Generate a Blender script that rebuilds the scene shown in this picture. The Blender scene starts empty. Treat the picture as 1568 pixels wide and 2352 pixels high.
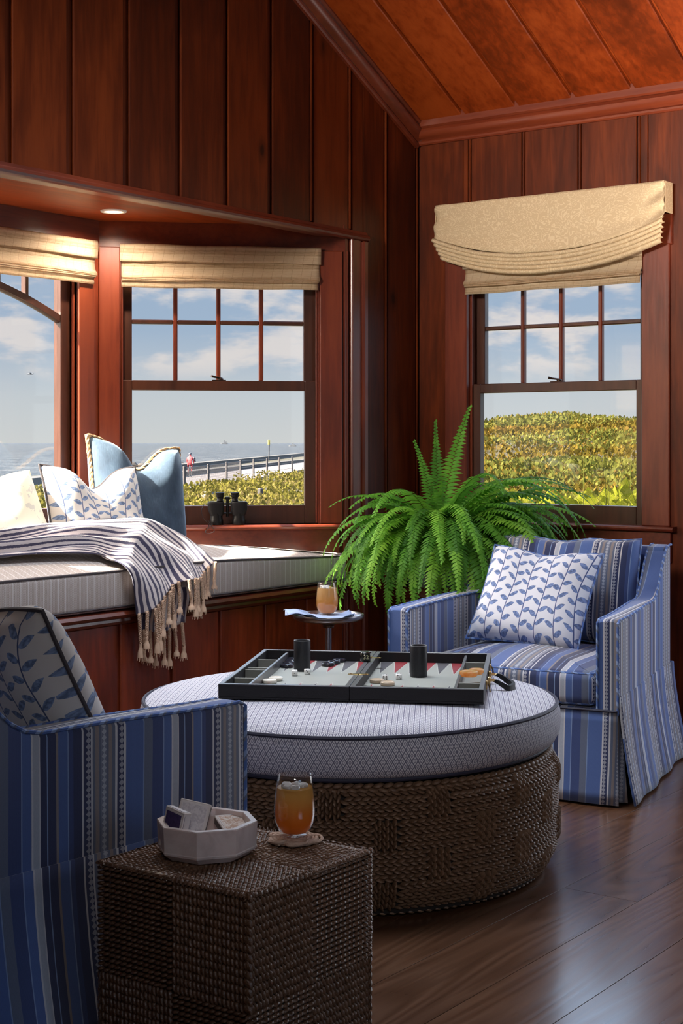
import bpy, bmesh, math, random
from mathutils import Vector, Matrix, noise

R = math.radians
PI = math.pi
random.seed(7)
SC = bpy.context.scene
COL = SC.collection

# ------------------------------------------------------------------ camera, world, sun, lights, exposure
cam_data = bpy.data.cameras.new('camera')
cam = bpy.data.objects.new('camera', cam_data)
COL.objects.link(cam)
cam.location = (-5.881, -3.849, 1.2)
cam.rotation_euler = (R(90), 0, R(36.1 - 90))
cam_data.sensor_fit = 'HORIZONTAL'
cam_data.sensor_width = 24.0
cam_data.lens = 3450.0 / 1568.0 * 24.0
cam_data.shift_y = -158.0 / 1568.0
cam_data.clip_start = 0.05
cam_data.clip_end = 90000.0
SC.camera = cam

SC.view_settings.view_transform = 'Standard'
SC.view_settings.look = 'None'
SC.view_settings.gamma = 1.0
SC.view_settings.exposure = 0.8
SC.view_settings.use_curve_mapping = False
SC.cycles.max_bounces = 10
SC.cycles.transparent_max_bounces = 24
SC.cycles.transmission_bounces = 10
SC.cycles.caustics_reflective = False
SC.cycles.caustics_refractive = False
SC.cycles.sample_clamp_indirect = 6.0

SUN_DIR = Vector((0.75, -0.66, -0.89)).normalized()     # the way the sunlight travels
sun_data = bpy.data.lights.new('sun', 'SUN')
sun = bpy.data.objects.new('sun', sun_data)
COL.objects.link(sun)
sun.rotation_euler = SUN_DIR.to_track_quat('-Z', 'Y').to_euler()
sun.location = (-6, 8, 9)
sun_data.energy = 27.0
sun_data.angle = R(0.6)
sun_data.color = (1.0, 0.90, 0.76)


def area_light(name, loc, target, sx, sy, power, color, spread=180):
    d = bpy.data.lights.new(name, 'AREA')
    d.shape = 'RECTANGLE'
    d.size = sx
    d.size_y = sy
    d.energy = power
    d.color = color
    d.spread = R(spread)
    o = bpy.data.objects.new(name, d)
    COL.objects.link(o)
    o.location = loc
    o.rotation_euler = (Vector(target) - Vector(loc)).to_track_quat('-Z', 'Y').to_euler()
    return o


# daylight in the garden door, then fill lights added out of view
area_light('daylight_in_garden_door', (-0.02, -2.5, 1.15), (-4.0, -2.4, 0.9), 1.1, 1.9, 12, (0.95, 0.96, 1.0))
area_light('rear_fill', (-6.6, -4.7, 2.5), (-2.3, -1.5, 0.42), 0.8, 0.6, 0.6, (1.0, 0.93, 0.88), 28)  # unseen fill added behind the camera to brighten the ottoman side
area_light('eave_wall_fill', (-6.7, -1.1, 2.65), (-0.0, -0.95, 2.2), 0.9, 0.6, 9, (1.0, 0.90, 0.78), 32)  # unseen fill added to brighten the eave wall and valance, no dormer here
area_light('ceiling_uplight_fill', (-0.50, -1.95, 1.55), (-0.20, -1.93, 2.5), 0.4, 0.4, 12, (1.0, 0.86, 0.70), 125)  # unseen uplight added to brighten the ceiling, no lamp stands under it
area_light('overhead_fill', (-2.3, -1.0, 3.38), (-2.2, -0.98, 0.0), 1.3, 0.9, 14, (0.86, 0.92, 1.0), 80)  # unseen fill added overhead for the ottoman, seats and bench front, no skylight


# ------------------------------------------------------------------ node expressions
class X:
    """a socket or number that builds math nodes when it is used in arithmetic"""
    nt = None

    def __init__(s, k):
        s.k = k

    @staticmethod
    def m(op, *a, clamp=False):
        n = X.nt.nodes.new('ShaderNodeMath')
        n.operation = op
        n.use_clamp = clamp
        for i, v in enumerate(a):
            v = v.k if isinstance(v, X) else v
            if isinstance(v, (int, float)):
                n.inputs[i].default_value = v
            else:
                X.nt.links.new(v, n.inputs[i])
        return X(n.outputs[0])

    def __add__(s, o): return X.m('ADD', s, o)
    __radd__ = __add__
    def __sub__(s, o): return X.m('SUBTRACT', s, o)
    def __rsub__(s, o): return X.m('SUBTRACT', o, s)
    def __mul__(s, o): return X.m('MULTIPLY', s, o)
    __rmul__ = __mul__
    def __truediv__(s, o): return X.m('DIVIDE', s, o)
    def lt(s, o): return X.m('LESS_THAN', s, o)
    def gt(s, o): return X.m('GREATER_THAN', s, o)
    def abs(s): return X.m('ABSOLUTE', s)
    def floor(s): return X.m('FLOOR', s)
    def frac(s): return X.m('FRACT', s)
    def sin(s): return X.m('SINE', s)
    def max(s, o): return X.m('MAXIMUM', s, o)
    def min(s, o): return X.m('MINIMUM', s, o)
    def pow(s, o): return X.m('POWER', s, o)
    def clamp(s): return X.m('ADD', s, 0.0, clamp=True)

    def step(s, a, b):
        """smooth ramp 0..1 from a to b"""
        n = X.nt.nodes.new('ShaderNodeMapRange')
        n.interpolation_type = 'SMOOTHSTEP'
        X.nt.links.new(s.k, n.inputs[0])
        n.inputs[1].default_value = a
        n.inputs[2].default_value = b
        return X(n.outputs[0])


def put(sock, v):
    v = v.k if isinstance(v, X) else v
    if isinstance(v, bpy.types.NodeSocket):
        X.nt.links.new(v, sock)
    elif isinstance(v, (tuple, list)) and len(sock.default_value) == 4 and len(v) == 3:
        sock.default_value = (*v, 1.0)
    else:
        sock.default_value = v


def node(t, **k):
    n = X.nt.nodes.new(t)
    for a, b in k.items():
        setattr(n, a, b)
    return n


def mixc(f, a, b, mode='MIX'):
    n = node('ShaderNodeMix', data_type='RGBA', blend_type=mode)
    put(n.inputs[0], f)
    put(n.inputs[6], a)
    put(n.inputs[7], b)
    return n.outputs[2]


def vec(x, y, z):
    n = node('ShaderNodeCombineXYZ')
    put(n.inputs[0], x); put(n.inputs[1], y); put(n.inputs[2], z)
    return n.outputs[0]


def coords(kind='Object'):
    n = node('ShaderNodeTexCoord')
    s = node('ShaderNodeSeparateXYZ')
    X.nt.links.new(n.outputs[kind], s.inputs[0])
    return X(s.outputs[0]), X(s.outputs[1]), X(s.outputs[2])


def nz(v, scale=5.0, detail=3.0, rough=0.5, dist=0.0):
    n = node('ShaderNodeTexNoise')
    put(n.inputs['Vector'], v)
    n.inputs['Scale'].default_value = scale
    n.inputs['Detail'].default_value = detail
    n.inputs['Roughness'].default_value = rough
    n.inputs['Distortion'].default_value = dist
    return X(n.outputs[0])


def vor(v, scale=5.0, feature='F1', rnd=1.0):
    n = node('ShaderNodeTexVoronoi', feature=feature)
    put(n.inputs['Vector'], v)
    n.inputs['Scale'].default_value = scale
    n.inputs['Randomness'].default_value = rnd
    return n


def ramp(f, stops, interp='LINEAR'):
    n = node('ShaderNodeValToRGB')
    n.color_ramp.interpolation = interp
    e = n.color_ramp.elements
    while len(e) < len(stops):
        e.new(0.5)
    for el, (p, c) in zip(e, stops):
        el.position = p
        el.color = (*c, 1.0)
    put(n.inputs[0], f)
    return n.outputs[0]


def rnd_obj():
    return X(node('ShaderNodeObjectInfo').outputs['Random'])


def bump(h, strength=0.3, dist=0.01):
    n = node('ShaderNodeBump')
    n.inputs['Strength'].default_value = strength
    n.inputs['Distance'].default_value = dist
    put(n.inputs['Height'], h)
    return n.outputs[0]


MATS = {}


def mat(name):
    """decorator: the function paints the tree and returns Principled inputs"""
    def deco(fn):
        m = bpy.data.materials.new(name)
        m.use_nodes = True
        X.nt = m.node_tree
        b = X.nt.nodes['Principled BSDF']
        for k, v in fn().items():
            put(b.inputs[k], v)
        MATS[name] = m
        return m
    return deco


def plain(name, c, rough=0.5, **k):
    def fn():
        d = {'Base Color': c, 'Roughness': rough}
        d.update(k)
        return d
    return mat(name)(fn)


# ------------------------------------------------------------------ sky
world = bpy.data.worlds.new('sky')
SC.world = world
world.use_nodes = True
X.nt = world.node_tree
gx, gy, gz = coords('Generated')
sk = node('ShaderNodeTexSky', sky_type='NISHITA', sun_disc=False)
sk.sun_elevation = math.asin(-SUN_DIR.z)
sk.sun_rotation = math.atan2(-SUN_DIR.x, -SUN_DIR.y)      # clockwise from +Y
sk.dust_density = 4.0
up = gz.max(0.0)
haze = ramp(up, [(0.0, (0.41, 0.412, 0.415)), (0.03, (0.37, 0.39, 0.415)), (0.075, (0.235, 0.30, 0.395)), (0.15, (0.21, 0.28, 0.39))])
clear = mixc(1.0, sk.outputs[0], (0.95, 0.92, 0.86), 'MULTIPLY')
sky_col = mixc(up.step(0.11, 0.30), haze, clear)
cl = nz(vec(gx, gy, gz * 2.6), 11.0, 7.0, 0.55, 0.2)
cl2 = nz(vec(gx, gy, gz * 3.5), 30.0, 5.0, 0.55)
den = (cl * 0.8 + cl2 * 0.2).step(0.50, 0.60) * gz.step(0.035, 0.055)
bg = X.nt.nodes['Background']
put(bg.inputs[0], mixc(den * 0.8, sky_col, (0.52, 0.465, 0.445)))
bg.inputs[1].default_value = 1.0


# ------------------------------------------------------------------ mesh building
class G:
    def __init__(s, M=None):
        s.v = []; s.f = []; s.uv = []; s.M = M or Matrix()

    def add(s, vs, fs, uvs=None):
        o = len(s.v)
        s.v += [s.M @ Vector(p) for p in vs]
        s.uv += uvs if uvs else [None] * len(vs)
        s.f += [tuple(i + o for i in f) for f in fs]
        return s

    def box(s, x0, x1, y0, y1, z0, z1, b=0.0):
        lo = (min(x0, x1), min(y0, y1), min(z0, z1)); hi = (max(x0, x1), max(y0, y1), max(z0, z1))
        if b <= 0:
            vs = [(x, y, z) for x in (lo[0], hi[0]) for y in (lo[1], hi[1]) for z in (lo[2], hi[2])]
            return s.add(vs, [(0, 1, 3, 2), (4, 6, 7, 5), (0, 4, 5, 1), (2, 3, 7, 6), (0, 2, 6, 4), (1, 5, 7, 3)])
        b = min(b, 0.49 * min(hi[i] - lo[i] for i in range(3)))
        vs = []; ix = {}
        for sg in [(i, j, k) for i in (0, 1) for j in (0, 1) for k in (0, 1)]:
            for a in range(3):
                p = []
                for j in range(3):
                    c = hi[j] if sg[j] else lo[j]
                    if j != a:
                        c += -b if sg[j] else b
                    p.append(c)
                ix[sg, a] = len(vs); vs.append(p)
        fs = []
        def sg_of(a, va, c, vc, d, vd):
            t = [0, 0, 0]; t[a] = va; t[c] = vc; t[d] = vd
            return tuple(t)
        for a in range(3):
            c, d = (a + 1) % 3, (a + 2) % 3
            for va in (0, 1):
                fs.append(tuple(ix[sg_of(a, va, c, i, d, j), a] for i, j in ((0, 0), (1, 0), (1, 1), (0, 1))))
            for vc in (0, 1):
                for vd in (0, 1):
                    p, q = sg_of(a, 0, c, vc, d, vd), sg_of(a, 1, c, vc, d, vd)
                    fs.append((ix[p, c], ix[q, c], ix[q, d], ix[p, d]))
        for sg in [(i, j, k) for i in (0, 1) for j in (0, 1) for k in (0, 1)]:
            fs.append((ix[sg, 0], ix[sg, 1], ix[sg, 2]))
        return s.add(vs, fs)

    def loft(s, secs, closed=True, caps=True, ring=False, uvs=None):
        n = len(secs[0]); vs = [p for sec in secs for p in sec]; fs = []
        m = len(secs)
        for i in range(m if ring else m - 1):
            i2 = (i + 1) % m
            for j in range(n if closed else n - 1):
                j2 = (j + 1) % n
                fs.append((i * n + j, i * n + j2, i2 * n + j2, i2 * n + j))
        if caps and not ring:
            fs.append(tuple(range(n - 1, -1, -1)))
            fs.append(tuple((m - 1) * n + j for j in range(n)))
        return s.add(vs, fs, uvs)

    def tube(s, path, r, n=8, ring=False, caps=True):
        P = [Vector(p) for p in path]; m = len(P); secs = []
        T = []
        for i in range(m):
            a = P[(i - 1) % m] if (ring or i > 0) else P[0]
            b = P[(i + 1) % m] if (ring or i < m - 1) else P[-1]
            t = (b - a)
            T.append(t.normalized() if t.length > 1e-9 else Vector((0, 0, 1)))
        ref = Vector((0, 0, 1)) if abs(T[0].z) < 0.9 else Vector((1, 0, 0))
        u = T[0].cross(ref).normalized()
        for i in range(m):
            u = (u - T[i] * u.dot(T[i]))
            u = u.normalized() if u.length > 1e-6 else T[i].orthogonal().normalized()
            w = T[i].cross(u)
            rr = r[i] if isinstance(r, (list, tuple)) else r
            secs.append([P[i] + (u * math.cos(2 * PI * k / n) + w * math.sin(2 * PI * k / n)) * rr for k in range(n)])
        return s.loft(secs, True, caps, ring)

    def lathe(s, prof, n=32, c=(0, 0, 0), caps=True):
        secs = [[(c[0] + r * math.cos(2 * PI * k / n), c[1] + r * math.sin(2 * PI * k / n), c[2] + z) for k in range(n)]
                for r, z in prof]
        return s.loft(secs, True, caps)

    def sheet(s, fn, nu, nv, uvfn=None):
        vs = []; uvs = []
        for i in range(nu + 1):
            for j in range(nv + 1):
                u, v = i / nu, j / nv
                vs.append(fn(u, v)); uvs.append(uvfn(u, v) if uvfn else (u, v))
        fs = [(i * (nv + 1) + j, (i + 1) * (nv + 1) + j, (i + 1) * (nv + 1) + j + 1, i * (nv + 1) + j + 1)
              for i in range(nu) for j in range(nv)]
        return s.add(vs, fs, uvs)

    def plank(s, poly, f3, back, front, b=0.004):
        """a board: outline poly [(a,c)], f3(a,c,depth)->xyz, chamfered on the front"""
        n = len(poly)
        cx = sum(p[0] for p in poly) / n; cy = sum(p[1] for p in poly) / n
        ins = []
        for i in range(n):
            p0, p1, p2 = (Vector(poly[i - 1]), Vector(poly[i]), Vector(poly[(i + 1) % n]))
            e1 = (p1 - p0).normalized(); e2 = (p2 - p1).normalized()
            n1 = Vector((-e1.y, e1.x)); n2 = Vector((-e2.y, e2.x))
            ctr = Vector((cx, cy))
            if n1.dot(ctr - p1) < 0: n1 = -n1
            if n2.dot(ctr - p1) < 0: n2 = -n2
            d = (n1 + n2); d = d / max(0.3, d.dot(n1))
            ins.append(p1 + d * b)
        sg = 1 if front > back else -1
        secs = [[f3(a, c, back) for a, c in poly], [f3(a, c, front - sg * b) for a, c in poly],
                [f3(p.x, p.y, front) for p in ins]]
        return s.loft(secs)

    def mesh(s, name, smooth=False, uv='box', sharp=40):
        me = bpy.data.meshes.new(name)
        me.from_pydata([tuple(p) for p in s.v], [], s.f)
        bm = bmesh.new(); bm.from_mesh(me)
        bmesh.ops.recalc_face_normals(bm, faces=bm.faces)
        if uv:
            L = bm.loops.layers.uv.new('UVMap')
            for f in bm.faces:
                nx, ny, nzz = abs(f.normal.x), abs(f.normal.y), abs(f.normal.z)
                for l in f.loops:
                    p = l.vert.co
                    t = s.uv[l.vert.index] if uv == 'vert' else None
                    if t: l[L].uv = t
                    elif nzz >= max(nx, ny): l[L].uv = (p.x, p.y)
                    elif nx > ny: l[L].uv = (p.y, p.z)
                    else: l[L].uv = (p.x, p.z)
        if smooth:
            for f in bm.faces: f.smooth = True
            ca = math.cos(R(sharp))
            for e in bm.edges:
                if len(e.link_faces) == 2 and e.link_faces[0].normal.dot(e.link_faces[1].normal) < ca:
                    e.smooth = False
        bm.to_mesh(me); bm.free()
        return me

    def build(s, name, m, parent=None, smooth=False, uv='box', sharp=40):
        me = s.mesh(name, smooth, uv, sharp)
        return link(name, me, m, parent)


def link(name, me, m, parent=None):
    if m is not None and not me.materials:
        me.materials.append(MATS[m] if isinstance(m, str) else m)
    o = bpy.data.objects.new(name, me)
    COL.objects.link(o)
    o.parent = parent
    return o


def empty(name, loc=(0, 0, 0), rz=0.0, parent=None):
    o = bpy.data.objects.new(name, None)
    o.empty_display_size = 0.1
    COL.objects.link(o)
    o.location = loc
    o.rotation_euler = (0, 0, rz)
    o.parent = parent
    return o


def tag(o, label=None, cat=None, group=None, kind=None):
    if label: o['label'] = label
    if cat: o['category'] = cat
    if group: o['group'] = group
    if kind: o['kind'] = kind
    return o


def copy_tree(o, parent=None):
    c = o.copy(); COL.objects.link(c); c.parent = parent
    for ch in list(o.children):
        copy_tree(ch, c)
    return c


def lerp(a, b, t):
    return a + (b - a) * t


def smooth01(t):
    t = max(0.0, min(1.0, t))
    return t * t * (3 - 2 * t)


def spline(pts, n):
    """Catmull-Rom through pts, n samples per span"""
    P = [Vector(p) for p in pts]; out = []
    for i in range(len(P) - 1):
        p0 = P[max(i - 1, 0)]; p1 = P[i]; p2 = P[i + 1]; p3 = P[min(i + 2, len(P) - 1)]
        for k in range(n):
            t = k / n
            out.append(0.5 * ((2 * p1) + (p2 - p0) * t + (2 * p0 - 5 * p1 + 4 * p2 - p3) * t * t
                              + (3 * p1 - p0 - 3 * p2 + p3) * t ** 3))
    out.append(P[-1])
    return out


def frame_matrix(p, dx, dy):
    """local X along dx, local Y along dy, Z up, origin p"""
    return Matrix(((dx[0], dy[0], 0, p[0]), (dx[1], dy[1], 0, p[1]), (0, 0, 1, p[2] if len(p) > 2 else 0), (0, 0, 0, 1)))


# ------------------------------------------------------------------ materials
def wood_fn(axis, dark, mid, light, rough=0.32, coat=0.35, knots=True, gscale=1.0, spec=0.5):
    def fn():
        x, y, z = coords('Object')
        r = rnd_obj()
        a, b, c = {'z': (x, y, z), 'x': (y, z, x), 'y': (x, z, y)}[axis]     # c runs along the grain
        v = vec(a * 1.0 + r * 7.0, b + r * 3.0, c * 0.09 + r * 11.0)
        g1 = nz(v, 42.0 * gscale, 4.0, 0.6, 0.4)
        v2 = vec(a + r * 5.0, b + r * 9.0, c * 0.35 + r * 4.0)
        g2 = nz(v2, 5.0 * gscale, 3.0, 0.55, 0.6)
        f = (g1 * 0.45 + g2 * 0.55 + (r - 0.5) * 0.16).step(0.28, 0.72)
        col = ramp(f, [(0.0, dark), (0.5, mid), (1.0, light)])
        if knots:
            kv = vec(a * 1.6 + r * 13.0, b + r * 3.0, c * 0.8 + r * 17.0)
            vn = vor(kv, 3.2)
            d = X(vn.outputs['Distance']) + (nz(kv, 22.0, 2.0) - 0.5) * 0.08
            pick = X(node('ShaderNodeSeparateColor').outputs[0])
            X.nt.links.new(vn.outputs['Color'], pick.k.node.inputs[0])
            on = pick.gt(0.50)
            halo = (1.0 - d.step(0.04, 0.22)) * on
            core = (1.0 - d.step(0.045, 0.085)) * on
            col = mixc(halo * 0.65, col, tuple(t * 0.55 for t in dark))
            col = mixc(core * 0.8, col, tuple(t * 0.25 for t in dark))
        return {'Base Color': col, 'Roughness': rough + g1 * 0.08, 'Coat Weight': coat, 'Coat Roughness': 0.22,
                'Specular IOR Level': spec, 'Normal': bump(g1, 0.12, 0.004)}
    return fn


PINE = ((0.050, 0.0080, 0.0016), (0.100, 0.0165, 0.0028), (0.165, 0.030, 0.005))
for ax in 'xyz':
    mat('stained_pine_' + ax)(wood_fn(ax, *PINE, rough=0.36, coat=0.06, spec=0.25))
    mat('mahogany_trim_' + ax)(wood_fn(ax, (0.085, 0.013, 0.005), (0.145, 0.024, 0.009), (0.195, 0.036, 0.012),
                                       rough=0.34, coat=0.3, knots=False))
CEIL = ((0.095, 0.014, 0.002), (0.20, 0.029, 0.004), (0.29, 0.050, 0.008))
mat('bench_pine')(wood_fn('z', (0.10, 0.014, 0.003), (0.20, 0.030, 0.006), (0.30, 0.050, 0.010), rough=0.34, coat=0.2))
mat('ceiling_pine')(wood_fn('x', *CEIL, rough=0.40, coat=0.0, spec=0.2))
mat('dark_sash_wood')(wood_fn('z', (0.035, 0.011, 0.006), (0.055, 0.017, 0.009), (0.08, 0.025, 0.012), knots=False))


@mat('oak_floor')
def _():
    x, y, z = coords('Object')
    r = rnd_obj()
    v = vec(x * 0.035 + r * 9.0, y + r * 5.0, r)
    g1 = nz(v, 75.0, 5.0, 0.65, 0.2)
    v2 = vec(x * 0.10 + r * 4.0, y + r * 8.0, r)
    rings = (nz(v2, 5.0, 1.0, 0.4, 0.1) * 16.0).frac()
    rg = (rings - 0.5).abs() * 2.0
    f = (g1 * 0.62 + rg * 0.20 + r * 0.18)
    col = ramp(f, [(0.15, (0.040, 0.017, 0.009)), (0.5, (0.100, 0.043, 0.020)), (0.9, (0.165, 0.077, 0.036))])
    return {'Base Color': col, 'Roughness': 0.23 + rg * 0.10 + g1 * 0.10, 'Coat Weight': 0.9, 'Coat Roughness': 0.20, 'Coat IOR': 1.6,
            'Normal': bump(g1 * 0.6 + rg * 0.5, 0.25, 0.0025)}


# pane glass: clear sheet with a weak reflection
m = bpy.data.materials.new('window_glass'); m.use_nodes = True; X.nt = m.node_tree; MATS['window_glass'] = m
X.nt.nodes.remove(X.nt.nodes['Principled BSDF'])
_t = node('ShaderNodeBsdfTransparent'); _t.inputs[0].default_value = (0.95, 0.965, 0.96, 1)
_g = node('ShaderNodeBsdfGlossy'); _g.inputs['Roughness'].default_value = 0.02
_f = (X(node('ShaderNodeLayerWeight').outputs['Facing']).pow(5.0) * 0.55 + 0.03).k.node
_mx = node('ShaderNodeMixShader')
X.nt.links.new(_f.outputs[0], _mx.inputs[0]); X.nt.links.new(_t.outputs[0], _mx.inputs[1])
X.nt.links.new(_g.outputs[0], _mx.inputs[2])
X.nt.links.new(_mx.outputs[0], X.nt.nodes['Material Output'].inputs[0])


def weave(u, v, su, sv):
    """fine over and under height"""
    return ((u * su).sin() * (v * sv).sin()).abs()


NAVY = (0.020, 0.032, 0.110); BLUE = (0.070, 0.135, 0.37); MID = (0.035, 0.065, 0.21); SKYB = (0.22, 0.32, 0.56)
WHITE = (0.62, 0.63, 0.68); TAUPE = (0.27, 0.235, 0.235); SLATE = (0.12, 0.15, 0.24); PALE = (0.42, 0.46, 0.56)


@mat('striped_chair_fabric')
def _():
    u, v, _w = coords('UV')
    p = ((u + nz(vec(u, v, 0.0), 4.0, 2.0) * 0.006) / 0.37).frac()
    st = [(0.0, WHITE), (.012, NAVY), (.05, NAVY), (.062, WHITE), (.075, SLATE), (.10, TAUPE), (.125, SLATE), (.14, PALE),
          (.175, SLATE), (.19, TAUPE), (.215, SLATE), (.235, WHITE), (.247, NAVY), (.285, NAVY), (.297, WHITE), (.31, NAVY),
          (.37, MID), (.40, SKYB), (.408, BLUE), (.47, TAUPE), (.485, NAVY), (.54, SKYB), (.547, NAVY), (.59, WHITE),
          (.60, PALE), (.64, WHITE), (.65, BLUE), (.71, SKYB), (.716, MID), (.80, SLATE), (.86, SKYB), (.87, BLUE)]
    col = ramp(p, st, 'CONSTANT')
    # beaded bands
    row = ((v / 0.0125).frac() - 0.5).abs()
    def band(a, b):
        return p.gt(a) * p.lt(b)
    c0 = ((p - 0.031).abs() / 0.019)
    c1 = ((p - 0.266).abs() / 0.019)
    c2 = ((p - 0.157).abs() / 0.017)
    d = (c0.min(c1).min(c2) * 0.5 + row).lt(0.52)
    bead = d * (band(.012, .05) + band(.247, .285)).clamp()
    col = mixc(bead * 0.8, col, (0.40, 0.42, 0.50))
    bead2 = d * band(.14, .175)
    col = mixc((1.0 - d) * band(.14, .175) * 0.8, col, SLATE)
    th = nz(vec(u, v * 0.15, 0.0), 900.0, 1.0)
    col = mixc(0.35, col, mixc(th, (0.25, 0.25, 0.25), (1, 1, 1)), 'MULTIPLY')
    return {'Base Color': col, 'Roughness': 0.85, 'Sheen Weight': 0.25,
            'Normal': bump(th * 0.4 + weave(u, v, 1600.0, 1600.0), 0.25, 0.0006)}


def leaf_fn(bgc, lc, stemc, cw=0.068, rh=0.051, k=1.0):
    def fn():
        u, v, _w = coords('UV')
        u = u + nz(vec(u, v, 0.0), 5.0, 1.0) * 0.012
        uu = u / cw
        i = uu.floor()
        h = ((i * 12.9898).sin() * 43758.5453).frac()
        cu = (uu.frac() - 0.5) * cw + ((v * 17.0 + h * 6.28).sin()) * 0.006
        stem = 1.0 - (cu.abs()).step(0.0014, 0.0022)
        tot = None
        for sgn, off in ((1.0, 0.0), (-1.0, 0.45)):
            vv = v / rh + h + off
            lv = (vv.frac() - 0.5) * rh
            hh = ((vv.floor() * 7.13 + i * 3.7 + off).sin() * 1753.37).frac()
            a = cu * sgn - 0.0180
            tl = 0.25 + hh * 0.5
            lb = lv - a * tl
            w = 0.0100 * (1.0 - (a / 0.0180).pow(2.0)).max(0.0) * (1.05 - a * 12.0)
            e = 1.0 - (lb.abs() - w).step(-0.0006, 0.0006)
            e = e * (a.abs().lt(0.0177))
            tot = e if tot is None else tot.max(e)
        br = nz(vec(u * 2.0, v * 2.0, h), 60.0, 3.0)
        c = mixc(br.step(0.35, 0.65), lc, tuple(min(1, t * 1.9 + 0.03) for t in lc))
        col = mixc(tot * k, bgc, c)
        col = mixc(stem * k, col, stemc)
        th = weave(u, v, 2300.0, 2300.0)
        return {'Base Color': col, 'Roughness': 0.9, 'Sheen Weight': 0.2, 'Normal': bump(th, 0.15, 0.0005)}
    return fn


mat('leaf_print_blue')(leaf_fn((0.66, 0.68, 0.76), (0.085, 0.13, 0.27), (0.05, 0.08, 0.22)))
mat('leaf_print_ivory')(leaf_fn((0.74, 0.70, 0.66), (0.12, 0.17, 0.28), (0.08, 0.11, 0.22)))


@mat('blue_velvet')
def _():
    x, y, z = coords('Object')
    n1 = nz(vec(x, y, z), 16.0, 4.0, 0.6)
    n2 = nz(vec(x, y, z * 0.3), 160.0, 2.0)
    col = ramp(n1 * 0.7 + n2 * 0.3, [(0.25, (0.022, 0.042, 0.075)), (0.55, (0.045, 0.080, 0.130)), (0.8, (0.090, 0.140, 0.205))])
    return {'Base Color': col, 'Roughness': 0.8, 'Sheen Weight': 0.45, 'Sheen Roughness': 0.35, 'Sheen Tint': (0.6, 0.8, 1.0),
            'Normal': bump(n2, 0.25, 0.002)}


@mat('cream_print')
def _():
    x, y, z = coords('Object')
    v = vec(x, y * 0.2, z)
    a = nz(v, 9.0, 4.0, 0.6, 1.2)
    b = nz(v, 30.0, 3.0, 0.6, 0.6)
    f = (a * 0.6 + b * 0.4)
    m1 = f.gt(0.535) * b.gt(0.5)
    col = mixc(m1 * 0.6, (0.78, 0.73, 0.64), (0.40, 0.44, 0.47))
    return {'Base Color': col, 'Roughness': 0.85, 'Normal': bump(b, 0.1, 0.001)}


plain('ivory_linen', (0.80, 0.74, 0.64), 0.9)


@mat('jute_rope')
def _():
    x, y, z = coords('Object')
    n = nz(vec(x, y, z), 120.0, 3.0)
    return {'Base Color': ramp(n, [(0.3, (0.36, 0.22, 0.11)), (0.7, (0.62, 0.44, 0.26))]), 'Roughness': 0.9,
            'Normal': bump(n, 0.4, 0.002)}


@mat('tassel_cotton')
def _():
    x, y, z = coords('Object')
    n = nz(vec(x, y, z * 0.1), 400.0, 2.0)
    return {'Base Color': mixc(n, (0.46, 0.30, 0.20), (0.64, 0.45, 0.33)), 'Roughness': 0.95, 'Normal': bump(n, 0.5, 0.002)}


@mat('bench_cushion_fabric')
def _():
    u, v, _w = coords('UV')
    a = ((u / 0.034).frac() - 0.5).abs().lt(0.06)
    b = ((u / 0.0065).frac() - 0.5).abs() * 2.0
    n = nz(vec(u * 3.0, v, 0.0), 60.0, 3.0)
    zig = ((u / 0.0065 + ((v / 0.008).frac() - 0.5).abs() * 1.0).frac() - 0.5).abs() * 2.0
    f = (b * 0.25 + zig * 0.45 + n * 0.3)
    col = ramp(f, [(0.15, (0.27, 0.225, 0.205)), (0.5, (0.42, 0.365, 0.335)), (0.85, (0.56, 0.505, 0.475))])
    col = mixc(a * 0.7, col, (0.62, 0.60, 0.60))
    return {'Base Color': col, 'Roughness': 0.9, 'Normal': bump(zig + n, 0.25, 0.001)}


@mat('diamond_weave')
def _():
    u, v, _w = coords('UV')
    def dia(s):
        a = ((u / s).frac() - 0.5).abs() * 2.0
        b = ((v / (s * 1.75)).frac() - 0.5).abs() * 2.0
        return a + b
    d = dia(0.0165)
    line = (d - 1.0).abs().lt(0.20)
    inner = ((d - 1.0).abs() - 0.62).abs().lt(0.11)
    f = (line + inner).clamp()
    th = nz(vec(u, v, 0.0), 700.0, 1.0)
    col = mixc(f * 0.9, (0.74, 0.74, 0.80), (0.11, 0.11, 0.19))
    col = mixc(0.3, col, mixc(th, (0.4, 0.4, 0.4), (1, 1, 1)), 'MULTIPLY')
    return {'Base Color': col, 'Roughness': 0.85, 'Normal': bump(f * 0.5 + th * 0.5, 0.2, 0.0008)}


plain('navy_piping', (0.022, 0.022, 0.045), 0.7)
plain('charcoal_piping', (0.06, 0.05, 0.055), 0.8)
plain('pale_piping', (0.36, 0.40, 0.52), 0.8)


@mat('chair_piping')
def _():
    x, y, z = coords('Object')
    s = ((x + y + z) / 0.045).frac()
    return {'Base Color': ramp(s, [(0, BLUE), (.3, SLATE), (.5, SKYB), (.8, BLUE)], 'CONSTANT'), 'Roughness': 0.85}


def rope_fn(c1, c2, rough):
    def fn():
        x, y, z = coords('Object')
        r = rnd_obj()
        n = nz(vec(x + r * 3.0, y, z), 55.0, 3.0, 0.6)
        n2 = nz(vec(x, y, z), 420.0, 2.0)
        return {'Base Color': ramp(n * 0.7 + n2 * 0.3, [(0.3, c1), (0.7, c2)]), 'Roughness': rough,
                'Specular IOR Level': 0.5, 'Normal': bump(n2, 0.5, 0.002)}
    return fn


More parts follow.
